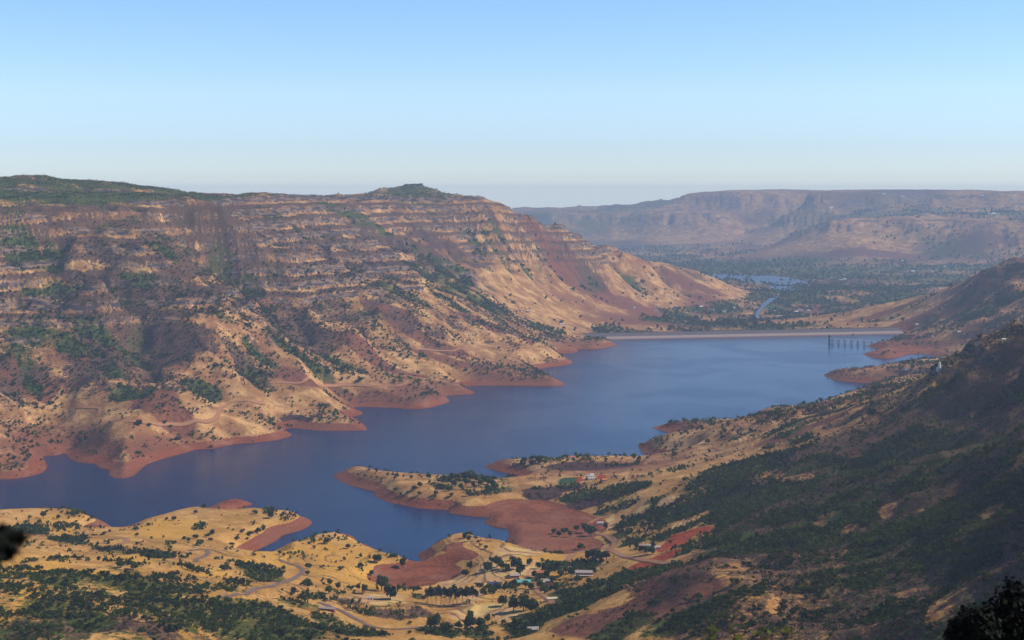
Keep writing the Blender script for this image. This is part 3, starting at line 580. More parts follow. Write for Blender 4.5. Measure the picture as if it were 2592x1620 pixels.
def tube_np(path, radii, sides=6):
    V = []; Fq = []
    path = [Vector(p) for p in path]
    for i, p in enumerate(path):
        t = (path[min(i + 1, len(path) - 1)] - path[max(i - 1, 0)]).normalized(); u = t.orthogonal().normalized(); v = t.cross(u)
        for k in range(sides):
            a = 2 * math.pi * k / sides; V.append(p + (u * math.cos(a) + v * math.sin(a)) * radii[i])
    for i in range(len(path) - 1):
        for k in range(sides):
            Fq.append((i * sides + k, i * sides + (k + 1) % sides, (i + 1) * sides + (k + 1) % sides, (i + 1) * sides + k))
    return [tuple(v) for v in V], Fq
class MB:
    def __init__(s): s.V = []; s.F = []
    def add(s, V, Fs):
        o = len(s.V); s.V += [tuple(v) for v in V]; s.F += [tuple(i + o for i in f) for f in Fs]; return s
    def box(s, x0, x1, y0, y1, z0, z1, taper=0.0):
        t = taper; V = [(x0, y0, z0), (x1, y0, z0), (x1, y1, z0), (x0, y1, z0), (x0 + t, y0 + t, z1), (x1 - t, y0 + t, z1), (x1 - t, y1 - t, z1), (x0 + t, y1 - t, z1)]
        return s.add(V, [(0, 3, 2, 1), (4, 5, 6, 7), (0, 1, 5, 4), (1, 2, 6, 5), (2, 3, 7, 6), (3, 0, 4, 7)])
    def tube(s, path, radii, sides=6): return s.add(*tube_np(path, radii, sides))
    def mesh(s, name, mat):
        me = bpy.data.meshes.new(name); me.from_pydata(s.V, [], s.F); me.materials.append(mat); me.update(); return me
    def build(s, name, mat, parent=None, loc=None): return link(name, s.mesh(name, mat), parent, loc)
def trunk(h, r, seed, limbs=4, mat=None, spread=1.0):
    rr = random.Random(seed); b = MB(); top = (rr.uniform(-.05, .05) * h, rr.uniform(-.05, .05) * h, h * .8)
    b.tube([(0, 0, -.6), (0, 0, h * .15), (top[0] * .5, top[1] * .5, h * .45), top], [r * 1.25, r, r * .75, r * .25])
    for k in range(limbs):
        a = 2 * math.pi * k / limbs + rr.uniform(-.5, .5); z0 = h * rr.uniform(.28, .5); z1 = z0 + h * rr.uniform(.2, .35); L = h * .28 * spread * rr.uniform(.7, 1.2)
        b.tube([(0, 0, z0), (math.cos(a) * L * .5, math.sin(a) * L * .5, (z0 + z1) / 2), (math.cos(a) * L, math.sin(a) * L, z1)], [r * .5, r * .35, r * .12], 5)
    return b.mesh("trunk", mat or M_bark)
TM = {}
def tree_mesh(kind, v):
    if (kind, v) in TM: return TM[kind, v]
    sd = v * 17 + len(kind)
    if kind == "broad": tr = trunk(1.0, .030, sd); V, Q, _ = crown(620, .42, .45, 11, sd, .045); V[:, 2] += .06; mt_ = ML_tree
    elif kind == "euc": tr = trunk(1.0, .016, sd, 5, M_pale, .55); V, Q, _ = crown(420, .20, .34, 9, sd, .030); V[:, 2] += .34; mt_ = ML_euc
    elif kind == "dead": tr = trunk(1.0, .022, sd, 9, M_bare, 1.5); V, Q, _ = crown(130, .42, .36, 9, sd, .022); V[:, 2] += .25; mt_ = M_bare
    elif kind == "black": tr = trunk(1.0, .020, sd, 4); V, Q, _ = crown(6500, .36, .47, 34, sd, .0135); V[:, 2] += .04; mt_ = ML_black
    else: tr = trunk(1.0, .030, sd, 4); V, Q, _ = crown(420, .56, .42, 8, sd, .060); V[:, 2] += .08; mt_ = ML_tree      # bushy, leaves almost to the ground
    TM[kind, v] = (tr, mesh_np("crown", V, Q, mt_)); return TM[kind, v]
def tree(p, h, kind, label, group=None, v=None, wide=1.0, rz=None):
    v = random.randrange(5) if v is None else v; tr, cr = tree_mesh(kind, v)
    o = bpy.data.objects.new({"euc": "eucalyptus_tree", "dead": "leafless_tree"}.get(kind, "tree"), None); COL.objects.link(o); o.location = p; o.rotation_euler = (0, 0, random.uniform(0, 6.28) if rz is None else rz); o.scale = (h * wide, h * wide, h)
    o.empty_display_size = .1
    tag(o, label, "tree", group); link("trunk", tr, o); link("crown", cr, o); return o
ORD = ["first", "second", "third", "fourth", "fifth", "sixth", "seventh", "eighth", "ninth", "tenth", "eleventh", "twelfth", "thirteenth", "fourteenth", "fifteenth", "sixteenth", "seventeenth", "eighteenth", "nineteenth", "twentieth", "twenty first", "twenty second", "twenty third", "twenty fourth", "twenty fifth", "twenty sixth", "twenty seventh", "twenty eighth", "twenty ninth", "thirtieth"]
SIZE = lambda h: "small" if h < 7.5 else ("tall" if h > 13 else "medium")
GROUPS = [
 ("eucalyptus of the grove by the bottom road", "euc", "eucalyptus trees of the grove by the village", [(1082,1529,22),(1093,1534,25),(1104,1531,24),(1116,1534,27),(1127,1530,25),(1138,1535,26),(1147,1530,28),(1156,1534,23),(1170,1531,24),(1184,1535,27),(1196,1530,25),(1206,1526,19)]),
 ("tree on the pale hill by the cove", "broad", "trees on the pale hill by the red cove", [(708,1404,8),(718,1410,7),(781,1439,10),(778,1456,8),(828,1377,12),(871,1420,7),(880,1389,9),(913,1412,9),(913,1439,10),(941,1456,10),(955,1425,16),(1020,1437,17)]),
 ("tree on the terraced knoll above the red cove", "broad", "trees on the terraced knoll", [(1177,1363,11),(1190,1354,13),(1187,1370,11),(1210,1375,6),(1230,1390,7)]),
 ("tree on the slope below the asphalt bend", "broad", "trees on the yellow slope below the bend", [(742,1502,9),(778,1483,11),(832,1503,12),(855,1494,10),(890,1494,8),(906,1494,9),(922,1503,13),(966,1497,22),(988,1517,21),(975,1480,12)]),
 ("tree among the small yellow fields", "broad", "trees among the yellow fields", [(1178,1459,12),(1190,1442,15),(1234,1447,16),(1245,1425,11),(1258,1436,17),(1270,1440,14),(1283,1445,13),(1308,1442,21),(1317,1455,18),(1340,1432,13),(1296,1420,9)]),
 ("dark tree below the hamlet", "broad", "dark trees below the hamlet", [(1100,1592,21),(1127,1606,16),(1191,1598,20),(1215,1590,15),(1223,1508,12),(1273,1533,16),(1300,1548,20),(1325,1546,23),(1345,1552,19),(1190,1572,14),(1235,1575,12),(1310,1590,14),(1375,1575,20),(1395,1560,17),(1160,1590,10)]),
 ("tree on the low tan headland at the left edge", "broad", "trees on the leftmost low headland", [(99,1326,9),(110,1312,13),(119,1337,8),(144,1332,7),(148,1314,9),(164,1346,7),(192,1323,6),(195,1341,7),(224,1320,7),(233,1314,7)]),
 ("bushy tree on the long tan headland", "bush", "bushy trees on the long tan headland", [(346,1357,7),(375,1331,7),(422,1317,6),(440,1318,10),(441,1378,8),(451,1291,8),(466,1366,7),(477,1371,7),(495,1300,7),(495,1363,9),(506,1381,13),(527,1360,8),(533,1369,7),(538,1353,9),(586,1381,8),(600,1366,7),(614,1349,8),(626,1367,6),(633,1356,11),(646,1301,9),(653,1350,10),(667,1338,8),(687,1312,13)]),
 ("tree on the narrow point in mid water", "broad", "trees on the narrow point in mid water", [(924,1208,7),(934,1193,7),(953,1196,8),(954,1212,6),(964,1223,6),(982,1207,9),(999,1214,9),(1004,1208,9),(1001,1243,8),(1014,1255,8),(1031,1252,8),(1041,1212,9),(1049,1242,11),(1062,1254,9),(1063,1235,12),(1084,1213,12)]),
 ("dense grove tree on the narrow point", "broad", "dense grove at the neck of the point", [(1104,1255,11),(1110,1222,11),(1118,1238,12),(1128,1218,14),(1135,1245,12),(1142,1258,10),(1145,1215,16),(1150,1232,14),(1158,1218,17),(1166,1240,13),(1172,1214,18),(1180,1228,16),(1186,1256,11),(1189,1216,22),(1198,1234,15),(1206,1220,17),(1216,1230,15),(1226,1222,15),(1236,1228,16),(1248,1232,15),(1255,1238,13)]),
 ("tree on the crest by the red roofed house", "broad", "trees along the lakeside crest", [(1327,1173,15),(1345,1177,12),(1366,1173,19),(1380,1175,12),(1396,1166,10),(1417,1157,8),(1432,1158,8),(1458,1155,9),(1470,1157,9),(1531,1160,6),(1575,1164,6),(1604,1163,16),(1618,1167,12)]),
 ("tree on the right shore points", "broad", "trees on the right shore points", [(1663,1122,9),(1710,1134,8),(1732,1071,11),(1751,1084,8),(1778,1090,9),(1791,1122,11),(1825,1102,10),(1835,1096,11),(1847,1058,10)]),
 ("tree on the wooded right crest", "broad", "trees along the right crest", [(1971,1062,14),(1976,1030,8),(2014,1052,13),(2077,1018,13),(2128,1000,8),(2189,944,9),(2208,1055,18),(2212,990,14),(2231,984,17),(2278,938,12),(2311,934,14),(2330,936,10),(2345,938,11),(2360,938,12),(2375,936,13),(2392,934,14),(2410,930,14)]),
 ("tree by the far left shore track", "broad", "trees by the far left shore track", [(23,1156,9),(36,1162,9),(64,1168,9),(70,1098,9),(103,1075,10),(110,1088,8),(131,1121,11),(132,1087,10),(146,1123,10),(156,1121,8),(204,1121,10),(218,1118,15),(223,1147,8),(243,1149,7),(256,1098,12),(352,1078,17),(378,1080,10),(418,1073,11),(432,1082,9),(448,1115,12),(560,1114,8)]),
 ("tree on the reddish left spurs", "broad", "trees on the reddish left spurs", [(466,973,11),(661,946,14),(680,926,12),(798,958,10),(807,944,14),(833,946,15),(865,964,13),(912,967,16),(934,894,12),(960,897,12),(967,941,12),(996,938,14),(1014,903,13),(1037,961,13),(1129,961,13),(1060,945,9),(1100,950,9)]),
]
GROUP2 = [("tree in the wood at bottom left", "bush", "trees of the near left wood", [(random.Random(i).uniform(20, 900), random.Random(i + 50).uniform(1430, 1612), random.Random(i + 99).uniform(7, 12)) for i in range(24)]),
 ("tree around the hamlet houses", "broad", "trees around the hamlet", [(1352,1462,12),(1362,1440,11),(1378,1446,14),(1386,1462,13),(1400,1478,12),(1412,1440,13),(1420,1460,12),(1432,1455,15),(1446,1462,16),(1455,1448,12),(1368,1490,13),(1378,1503,12),(1345,1492,11),(1330,1490,12),(1462,1475,12),(1500,1452,13),(1408,1492,12),(1490,1478,10)]),
 ("dark tree by the looping dirt track", "broad", "dark trees by the dirt track", [(1402,1352,11),(1415,1358,12),(1430,1352,13),(1442,1360,12),(1460,1345,13),(1480,1350,18),(1495,1356,20),(1470,1392,13),(1490,1420,17),(1505,1418,19),(1520,1420,17),(1535,1418,14),(1578,1320,14),(1532,1340,12),(1625,1400,12),(1637,1404,13),(1612,1390,11),(1650,1402,11)]),
 ("tree on the steep wooded flank at right", "bush", "trees of the right flank wood", [(random.Random(i + 7).uniform(1850, 2560), random.Random(i + 71).uniform(1100, 1600), random.Random(i + 199).uniform(7, 12)) for i in range(28)])]
TREE_XY = []
for ph, kind, grp, L in GROUPS + GROUP2:
    L = sorted(L); 
    for i, (px, py, h) in enumerate(L):
        p = hit(px, py)
        if p is None: continue
        lab = "%s %s, %s from the left" % (SIZE(h), ph, ORD[i]) if i < len(L) - 1 else "%s %s, rightmost" % (SIZE(h), ph)
        tree((p[0], p[1], p[2] - .2), h * (1.0 if kind == "euc" else 1.05), kind, lab, grp, wide=random.uniform(.85, 1.25)); TREE_XY.append((p[0], p[1]))

# merged undergrowth, three sizes with distance
def scatter(name, label, mat, n, dmin, dmax, umax, quads_, leaf, size, prob, seed, tall=.8, rx=.5):
    r = np.random.default_rng(seed)
    D = np.sqrt(r.uniform(dmin ** 2, dmax ** 2, n)); u = r.uniform(-umax, umax, n); x = u * D; y = D
    z, d, ri, fm, hb = height(x, y, True, True); mk = masks(x, y, z, d, ri, fm, hb)
    p = prob(mk, x, y, z, d) * (1 - .92 * mk["red"]) * ((z > 1.0) | (y > 5700)); keep = r.uniform(size=n) < p
    if name != "valley_woodland" :
        keep &= ~((y > 5600) & (np.abs(y - (5689 + .2037 * (x - 253))) < 95) & (x > 200) & (x < 1620))
    for a, b in ROADPTS: pass
    if len(RP): 
        gi = np.round(x / 8).astype(int) * 100003 + np.round(y / 8).astype(int); keep &= ~np.isin(gi, RP)
    keep &= r.uniform(size=n) < 1
    x, y, z = x[keep], y[keep], z[keep]; m = len(x); Vs = []; Fs = []; Ts = []; base = 0
    s = size * np.clip(np.exp(r.normal(-.05, .48, m)), .35, 1.75) * (1 - .55 * sstep(380, 520, z)); var = r.integers(0, 6, m); rot = r.uniform(0, 6.28, m); tint = r.uniform(0, 1, m)
    tint = np.clip(.5 * tint + .5 * (fbm(x, y, 90, 2, 300) + .5), 0, 1)
    for k in range(6):
        V, Q, lob = crown(quads_, rx, tall / 2, 4, seed * 10 + k, leaf); sel = np.nonzero(var == k)[0]
        if len(sel) == 0: continue
        c, sn = np.cos(rot[sel])[:, None], np.sin(rot[sel])[:, None]; S = s[sel][:, None]
        P = np.empty((len(sel), len(V), 3), np.float32); P[..., 0] = (V[:, 0] * c - V[:, 1] * sn) * S + x[sel][:, None]; P[..., 1] = (V[:, 0] * sn + V[:, 1] * c) * S + y[sel][:, None]; P[..., 2] = V[:, 2] * S * r.uniform(.8, 1.25, (len(sel), 1)) + z[sel][:, None] - .3
        Vs.append(P.reshape(-1, 3)); Fs.append((Q[None] + (np.arange(len(sel)) * len(V))[:, None, None] + base).reshape(-1, 4)); base += len(sel) * len(V)
        Ts.append(np.repeat(tint[sel], len(V)))
    me = mesh_np(name, np.concatenate(Vs), np.concatenate(Fs), mat); attr(me, "tint", np.concatenate(Ts)); print("SCATTER", name, m, len(me.polygons))
    return tag(link(name, me), label, kind="stuff")
ROADPTS = []
# ------------------------------------------------------------------ roads
ROADS = [("road", "asphalt", 5.5, [(565,1513),(600,1505),(640,1494),(690,1484),(720,1474),(746,1464),(762,1453),(767,1443),(758,1434),(737,1427),(705,1417)], "grey asphalt road bending round the yellow hill at lower left"),
 ("road", "asphalt", 5.5, [(807,1525),(830,1533),(854,1542),(880,1555),(905,1568),(925,1581),(950,1589),(985,1593),(1020,1592),(1057,1590),(1110,1586),(1162,1583),(1200,1580)], "grey road along the bottom edge through the valley fields"),
 ("road", "asphalt", 5.5, [(495,1421),(510,1412),(524,1404),(528,1397),(522,1392),(505,1391),(480,1394)], "short asphalt hairpin at lower left"),
 ("road", "dirt", 6, [(294,1381),(312,1375),(323,1369),(320,1364),(306,1362),(290,1366)], "dirt hairpin on the neck of the long headland"),
 ("road", "dirt", 5, [(1349,1474),(1352,1489),(1362,1499),(1372,1506),(1390,1518),(1397,1526),(1392,1532),(1378,1538),(1358,1540)], "curving lane leaving the hamlet"),
 ("road", "dirt", 7, [(1436,1420),(1444,1410),(1460,1400),(1483,1395),(1510,1391),(1535,1390),(1550,1386),(1556,1378),(1556,1368),(1545,1361),(1529,1355),(1515,1351),(1503,1347)], "dirt track looping past the dark trees"),
 ("road", "dirt", 7, [(1540,1390),(1560,1400),(1585,1410),(1615,1415),(1643,1420),(1670,1424),(1692,1427),(1712,1420),(1730,1410),(1745,1404),(1765,1400),(1784,1398)], "orange dirt track to the red diggings"),
 ("road", "dirt", 6, [(1492,1325),(1500,1319),(1512,1313),(1525,1308),(1545,1304)], "track beside the white farm house"),
 ("road", "dirt", 5, [(195,1031),(220,1031),(250,1031),(256,1040),(250,1048)], "track crossing the gully on the far left shore"),
 ("road", "dirt", 6, [(314,1069),(345,1070),(378,1071),(430,1072),(480,1071),(524,1069),(545,1062),(551,1053),(555,1040),(562,1030),(576,1021),(592,1016),(611,1015),(640,1018),(669,1021)], "dirt road winding round the left shore spurs"),
 ("road", "dirt", 6, [(688,969),(720,968),(766,969),(800,973),(830,975),(860,973),(889,972),(915,975),(941,978),(980,977),(1014,975),(1030,969),(1034,962)], "dirt road across the middle left spur"),
 ("road", "dirt", 6, [(1049,883),(1080,885),(1110,888),(1145,889),(1190,884),(1232,879),(1280,874)], "dirt road on the slope left of the dam"),
 ("road", "dirt", 5, [(1870,1068),(1872,1076),(1885,1082),(1910,1083)], "small hairpin on the right shore point"),
 ("road", "dirt", 5, [(1797,1124),(1802,1120),(1812,1124),(1808,1132),(1818,1138),(1830,1140)], "zigzag track on the right shore"),
 ("road", "dirt", 6, [(1465,842),(1469,836),(1462,828),(1440,823),(1410,822)], "road climbing from the left end of the dam")]
RP = []
def ribbon(path, wdt, lift, extra=0):
    P = np.array(path); seg = np.hypot(*np.diff(P, axis=0).T); t = np.concatenate([[0], np.cumsum(seg)]); n = max(4, int(t[-1] / 4)); tt = np.linspace(0, t[-1], n)
    x = np.interp(tt, t, P[:, 0]); y = np.interp(tt, t, P[:, 1])
    for _ in range(6): x[1:-1] = (x[:-2] + x[1:-1] * 2 + x[2:]) / 4; y[1:-1] = (y[:-2] + y[1:-1] * 2 + y[2:]) / 4
    dx = np.gradient(x); dy = np.gradient(y); L = np.hypot(dx, dy) + 1e-6; nx, ny = -dy / L, dx / L
    cols = np.linspace(-wdt / 2, wdt / 2, 5); X = x[:, None] + nx[:, None] * cols; Y = y[:, None] + ny[:, None] * cols
    Z = height(X.ravel(), Y.ravel()).reshape(X.shape); Zc = np.maximum(height(x, y), Z.mean(1)); Z = np.maximum(Z + .15, .6 * Z + .4 * Zc[:, None]) + lift
    for q in range(5):
        for (a, b) in zip(X[:, q], Y[:, q]):
            for da in (-6, 0, 6):
                for db in (-6, 0, 6): RP.append(int(round((a + da) / 8)) * 100003 + int(round((b + db) / 8)))
    V = np.stack([X, Y, Z], -1).reshape(-1, 3); ix = np.arange(n * 5).reshape(n, 5)
    Q = np.stack([ix[:-1, :-1], ix[:-1, 1:], ix[1:, 1:], ix[1:, :-1]], -1).reshape(-1, 4); return V, Q
for nm, mt_, wd, L, lab in ROADS:
    pth = []
    for q in L:
        h_ = hit(*q)
        if h_ is not None and (not pth or math.hypot(h_[0] - pth[-1][0], h_[1] - pth[-1][1]) < 260): pth.append(h_[:2])
    if len(pth) < 3: print("ROAD short", lab); continue
    V, Q = ribbon(pth, wd, .45); tag(link("road", mesh_np("road", V, Q, M[mt_], True)), lab, kind="structure")
    V, Q = ribbon(pth, wd + 3.5, .12); tag(link("road_verge", mesh_np("road_verge", V, Q, M["verge"], True)), "bare earth verge of the road", kind="structure")
RP = np.unique(np.array(RP))
def pv(mk, x, y, z, d):
    n = fbm(x, y, 45, 3, 401) * .6; base = (.016 + .10 * (y > 2900) * (z < 330) + .02 * (y > 2900)) * (.25 + 1.9 * sstep(-.15, .45, fbm(x, y, 75, 3, 405))); return np.clip(sstep(.40, .66, mk["veg"] + n) * .62 + base + .05 * (mk["scrub"] > .5), 0, 1) * (1 - .95 * np.maximum.reduce([mk["field"], mk["dig"], mk["crop"]]))
def ps(mk, x, y, z, d):
    n = fbm(x, y, 45, 3, 411) * .6; return sstep(.42, .66, mk["scrub"] + n) * .5 * (1 - sstep(.5, .8, mk["veg"])) * (1 - np.maximum.reduce([mk["field"], mk["dig"], mk["crop"]]))
NQ = 1.0
scatter("shrubs", "green shrubs and small trees on the nearest slopes", ML_stuff, int(62000 * NQ), 1000, 1750, .42, 90, .062, 5.0, pv, 15)
scatter("shrubs", "green shrubs and small trees on the near slopes", ML_stuff, int(175000 * NQ), 1750, 2950, .39, 36, .098, 5.2, pv, 5)
scatter("dry_scrub", "leafless brown scrub on the near slopes", ML_dry, int(150000 * NQ), 1050, 2950, .39, 20, .07, 4.2, ps, 6)
scatter("shrubs", "dark shrubs dotted over the far shore hills", ML_stuff, int(380000 * NQ), 2950, 5700, .37, 12, .16, 6.4, pv, 7)
scatter("dry_scrub", "leafless grey brown scrub on the mountain side", ML_dry, int(170000 * NQ), 2950, 5700, .37, 10, .13, 6.0, ps, 8)
scatter("valley_woodland", "dark trees and groves over the valley floor beyond the dam", ML_stuff, int(120000 * NQ), 5700, 9500, .37, 10, .20, 11, lambda mk, x, y, z, d: sstep(.40, .62, mk["veg"] + .5 * fbm(x, y, 70, 3, 421)) * .55 + .02, 9)
scatter("far_woodland", "hazy woodland on the distant valley floor", ML_stuff, int(60000 * NQ), 9500, 15500, .37, 7, .26, 16, lambda mk, x, y, z, d: sstep(.40, .62, mk["veg"] + .5 * fbm(x, y, 140, 3, 431)) * .5, 10)

# ------------------------------------------------------------------ buildings
def house(px, py, W, Dp, H, wall, roof, label, gable=True, rot=0.0, storeys=1, cat="house", group=None, small=False, name="house", base=None):
    p = base or hit(px, py)
    if p is None: return None
    o = bpy.data.objects.new(name, None); COL.objects.link(o); o.location = p; o.rotation_euler = (0, 0, rot); tag(o, label, cat, group)
    W *= .88; Dp *= .88; h = H * storeys; a, b = W / 2, Dp / 2
    wb = MB(); wb.box(-a, a, -b, b, -2.5, h)
    if gable:
        rh = Dp * .28; wb.add([(-a, -b, h), (-a, b, h), (-a, 0, h + rh), (a, -b, h), (a, b, h), (a, 0, h + rh)], [(0, 1, 2), (3, 5, 4)])
        rb = MB(); e = .6; t = .22
        for sgn in (-1, 1):
            y0 = sgn * (b + e); z0 = h - e * rh / b
            rb.add([(-a - e, y0, z0 + .03), (a + e, y0, z0 + .03), (a + e, 0, h + rh + .03), (-a - e, 0, h + rh + .03), (-a - e, y0, z0 + t), (a + e, y0, z0 + t), (a + e, 0, h + rh + t), (-a - e, 0, h + rh + t)],
                   [(0, 1, 2, 3), (4, 5, 6, 7), (0, 1, 5, 4), (1, 2, 6, 5), (3, 0, 4, 7)])
    else:
        rb = MB(); rb.box(-a - .3, a + .3, -b - .3, b + .3, h + .003, h + .3)
        for (x0, x1, y0, y1) in ((-a - .3, a + .3, -b - .3, -b - .1), (-a - .3, a + .3, b + .1, b + .3), (-a - .3, -a - .1, -b - .1, b + .1), (a + .1, a + .3, -b - .1, b + .1)): rb.box(x0, x1, y0, y1, h + .3, h + .8)
    wb.build("wall", wall, o); rb.build("roof", roof, o)
    if small: return o
    nw = max(1, int(W / 3.6))
    for s_ in range(storeys):
        for k in range(nw):
            x = -a + (k + .5) * W / nw; z = s_ * H
            if s_ == 0 and k == nw // 2: MB().box(x - .55, x + .55, -b - .06, -b + .05, z + .05, z + 2.2).build("door", M["dark"], o)
            else: MB().box(x - .65, x + .65, -b - .05, -b + .05, z + 1.0, z + 2.2).build("window", M["dark"], o)
        MB().box(-a - .05, -a + .05, -.6, .6, s_ * H + 1.0, s_ * H + 2.2).build("window", M["dark"], o)
    return o
house(1448, 1162, 13, 8, 4.4, M["white"], M["tile"], "white house with red tiled roof alone on the lakeside crest", True, .3)
o = house(1495, 1213, 15, 10, 3.4, M["white"], M["white"], "white two storey villa between two red earth plots", False, .25, 2)
if o:
    MB().box(-1, 6.5, -1, 4, 6.8 + .31, 9.6).build("stair_room", M["white"], o); MB().box(-7.5, 7.5, -7.2, -5.05, 3.2, 3.5).build("balcony", M["white"], o)
    for k in range(4): MB().box(-7 + k * 4.6, -6.7 + k * 4.6, -7.1, -6.8, 0, 3.2).build("column", M["white"], o)
house(1529, 1218, 9, 6, 3, M["cream"], M["orange"], "small cream shed with orange roof right of the villa", True, .2)
house(1519, 1328, 11, 8, 3.2, M["white"], M["tin"], "white farm house beside the track under the red diggings slope", True, .1, 1)
house(1624, 1388, 9, 7, 3.2, M["white"], M["pink"], "pale pink roofed cabin left of the diggings yard", True, .5)
house(1640, 1386, 17, 7, 3.2, M["cream"], M["tin"], "long tin roofed shed among dark trees by the diggings", True, -.15)
house(1655, 1396, 5, 4, 4.2, M["white"], M["white"], "tiny white flat roofed hut at the edge of the red yard", False, .2)
house(1664, 1389, 9, 6, 3, M["pink"], M["tin"], "reddish hut nearest to the red diggings", True, .2)
house(1369, 1455, 13, 8, 4, M["pink"], M["tile"], "pink walled house with brown tiles at the top of the hamlet", True, .15)
house(1386, 1475, 20, 8, 3.4, M["brick"], M["tin"], "long brick house with rusty roof in mid hamlet", True, -.05)
house(1326, 1478, 20, 9, 3.6, M["grey"], M["teal"], "house with bright turquoise sheet roof", True, .12)
o = house(1478, 1460, 25, 9, 3.4, M["brick"], M["tin"], "two storey brick school with long pale roof and verandah columns", True, -.06, 2, "school", name="school_building")
if o:
    MB().box(-12.5, 12.5, -7, -4.55, 3.3, 3.55).build("balcony", M["white"], o)
    for k in range(7): MB().box(-12.4 + k * 4.1, -12.1 + k * 4.1, -6.95, -6.65, 0, 6.4).build("column", M["white"], o)
house(1436, 1443, 13, 8, 3.4, M["white"], M["white"], "white flat roofed house behind trees above the hamlet", False, .1)
house(1250, 1484, 19, 9, 3.6, M["darkstone"], M["blue"], "dark hut covered with blue tarpaulin left of the hamlet", True, .05)
house(1298, 1476, 6, 5, 3, M["white"], M["tile"], "tiny white hut left of the turquoise roof", True, .4)
house(1302, 1461, 14, 8, 3.2, M["brick"], M["tin"], "low brown house behind the turquoise roofed one", True, .2)
house(1398, 1518, 15, 9, 1.2, M["cream"], M["cream"], "cream threshing platform beside the lane bend", False, .2, 1, "platform", None, True, "platform")
house(1349, 1598, 13, 8, 3.2, M["grey"], M["tin"], "grey tin roofed shed at the bottom edge", True, .1)
house(1372, 1480, 8, 6, 3, M["grey"], M["tin"], "small grey hut between lane and long brick house", True, .6)
house(830, 1546, 20, 5, 3, M["brick"], M["tin"], "low roadside shed under the bottom road", True, -.25)
house(936, 1517, 9, 5, 2.8, M["white"], M["tin"], "small white shelter among grey bushes in the valley", True, .2)
for i, (px, py, W, wl, rf, lab) in enumerate([(2428,842,14,"white","white","large white house on the terraced slope above the dam"), (2441,846,9,"white","tin","small white annexe right of the large white house"), (2334,853,12,"white","tin","white hut on the red shore near the spillway"),
    (2361,853,10,"white","white","white hut standing alone right of the red shore hut"), (2541,864,7,"cream","white","white house at the edge of the dark right slope"), (2477,873,12,"cream","tin","cream hut among trees on the red right shore"), (2452,862,14,"cream","tile","tile roofed house in the right shore grove"),
    (2297,936,22,"white","grey","long pale farm wall building on the flat right point"), (2321,823,14,"white","white","white control building behind the spillway"), (2320,940,16,"cream","tin","cream farm shed on the flat right point"),
    (1422,823,17,"white","white","white two part building left of the dam end"), (1346,818,24,"tin","white","long white roofed shed in trees left of the dam"), (1532,840,13,"cream","cream","cream hut behind the left end of the dam"), (1317,787,10,"white","white","small white block high in the left fields"), (1337,789,12,"white","white","low white building right of the small white block")]):
    house(px, py, W, W * .55, 4.2, M[wl], M[rf], lab, i % 2 == 0, random.uniform(-.3, .3))
# little shikhara temples
for (px, py, hh, lab) in ((2378, 938, 17, "white temple spire among dark trees on the right point"), (1701, 757, 24, "white temple spire in the valley beyond the dam")):
    p = hit(px, py)
    if p:
        o = bpy.data.objects.new("temple", None); COL.objects.link(o); o.location = p; tag(o, lab, "temple")
        b = MB(); b.box(-4, 4, -4, 4, -2, hh * .3); b.build("hall", M["white"], o)
        b = MB(); b.tube([(0, 0, hh * .3), (0, 0, hh * .5), (0, 0, hh * .75), (0, 0, hh * .92), (0, 0, hh)], [3.4, 2.9, 1.9, .8, .1], 8); b.build("spire", M["white"], o)
rh = random.Random(5); nh = 0
FARZ = [((2280, 2420), (655, 690), 22, "pale house of the wooded village below the far bench"), ((2480, 2530), (533, 546), 12, "white house of the hill town high on the right bench"), ((2090, 2110), (524, 530), 3, "white house on the lip of the far spur"), ((2230, 2590), (492, 512), 16, "white building scattered along the far right plateau"),
        ((2060, 2180), (690, 712), 12, "pale house of the riverside town in the haze"), ((1960, 2060), (765, 800), 12, "pale house of the village below the dam"), ((1600, 1880), (775, 825), 14, "pale farm building among valley trees beyond the dam"), ((1560, 1680), (615, 655), 8, "white speck of a house on the farthest valley floor")]
for (xa, xb), (ya, yb), n_, lab in FARZ:
    cand = sorted([(q_, hit(q_, rh.uniform(ya, yb), 5900)) for q_ in [rh.uniform(xa, xb) for _ in range(n_)]], key=lambda c: c[0])
    cand = [c[1] for c in cand if c[1] is not None and c[1][2] > -40]
    for k, p in enumerate(cand):
        lab_ = lab + (", %s from the left" % ORD[k] if k < len(cand) - 1 else ", rightmost")
        W = rh.uniform(9, 17) * (1 + p[1] / 14000)
        house(0, 0, W, W * .6, 4.5 + p[1] / 4000, M["white" if rh.random() < .7 else "cream"], M[rh.choice(["white", "white", "tin", "tile"])], lab_, rh.random() < .5, rh.uniform(-.4, .4), 1, "house", lab.replace("house", "houses", 1).replace("building", "buildings", 1), True, base=p)

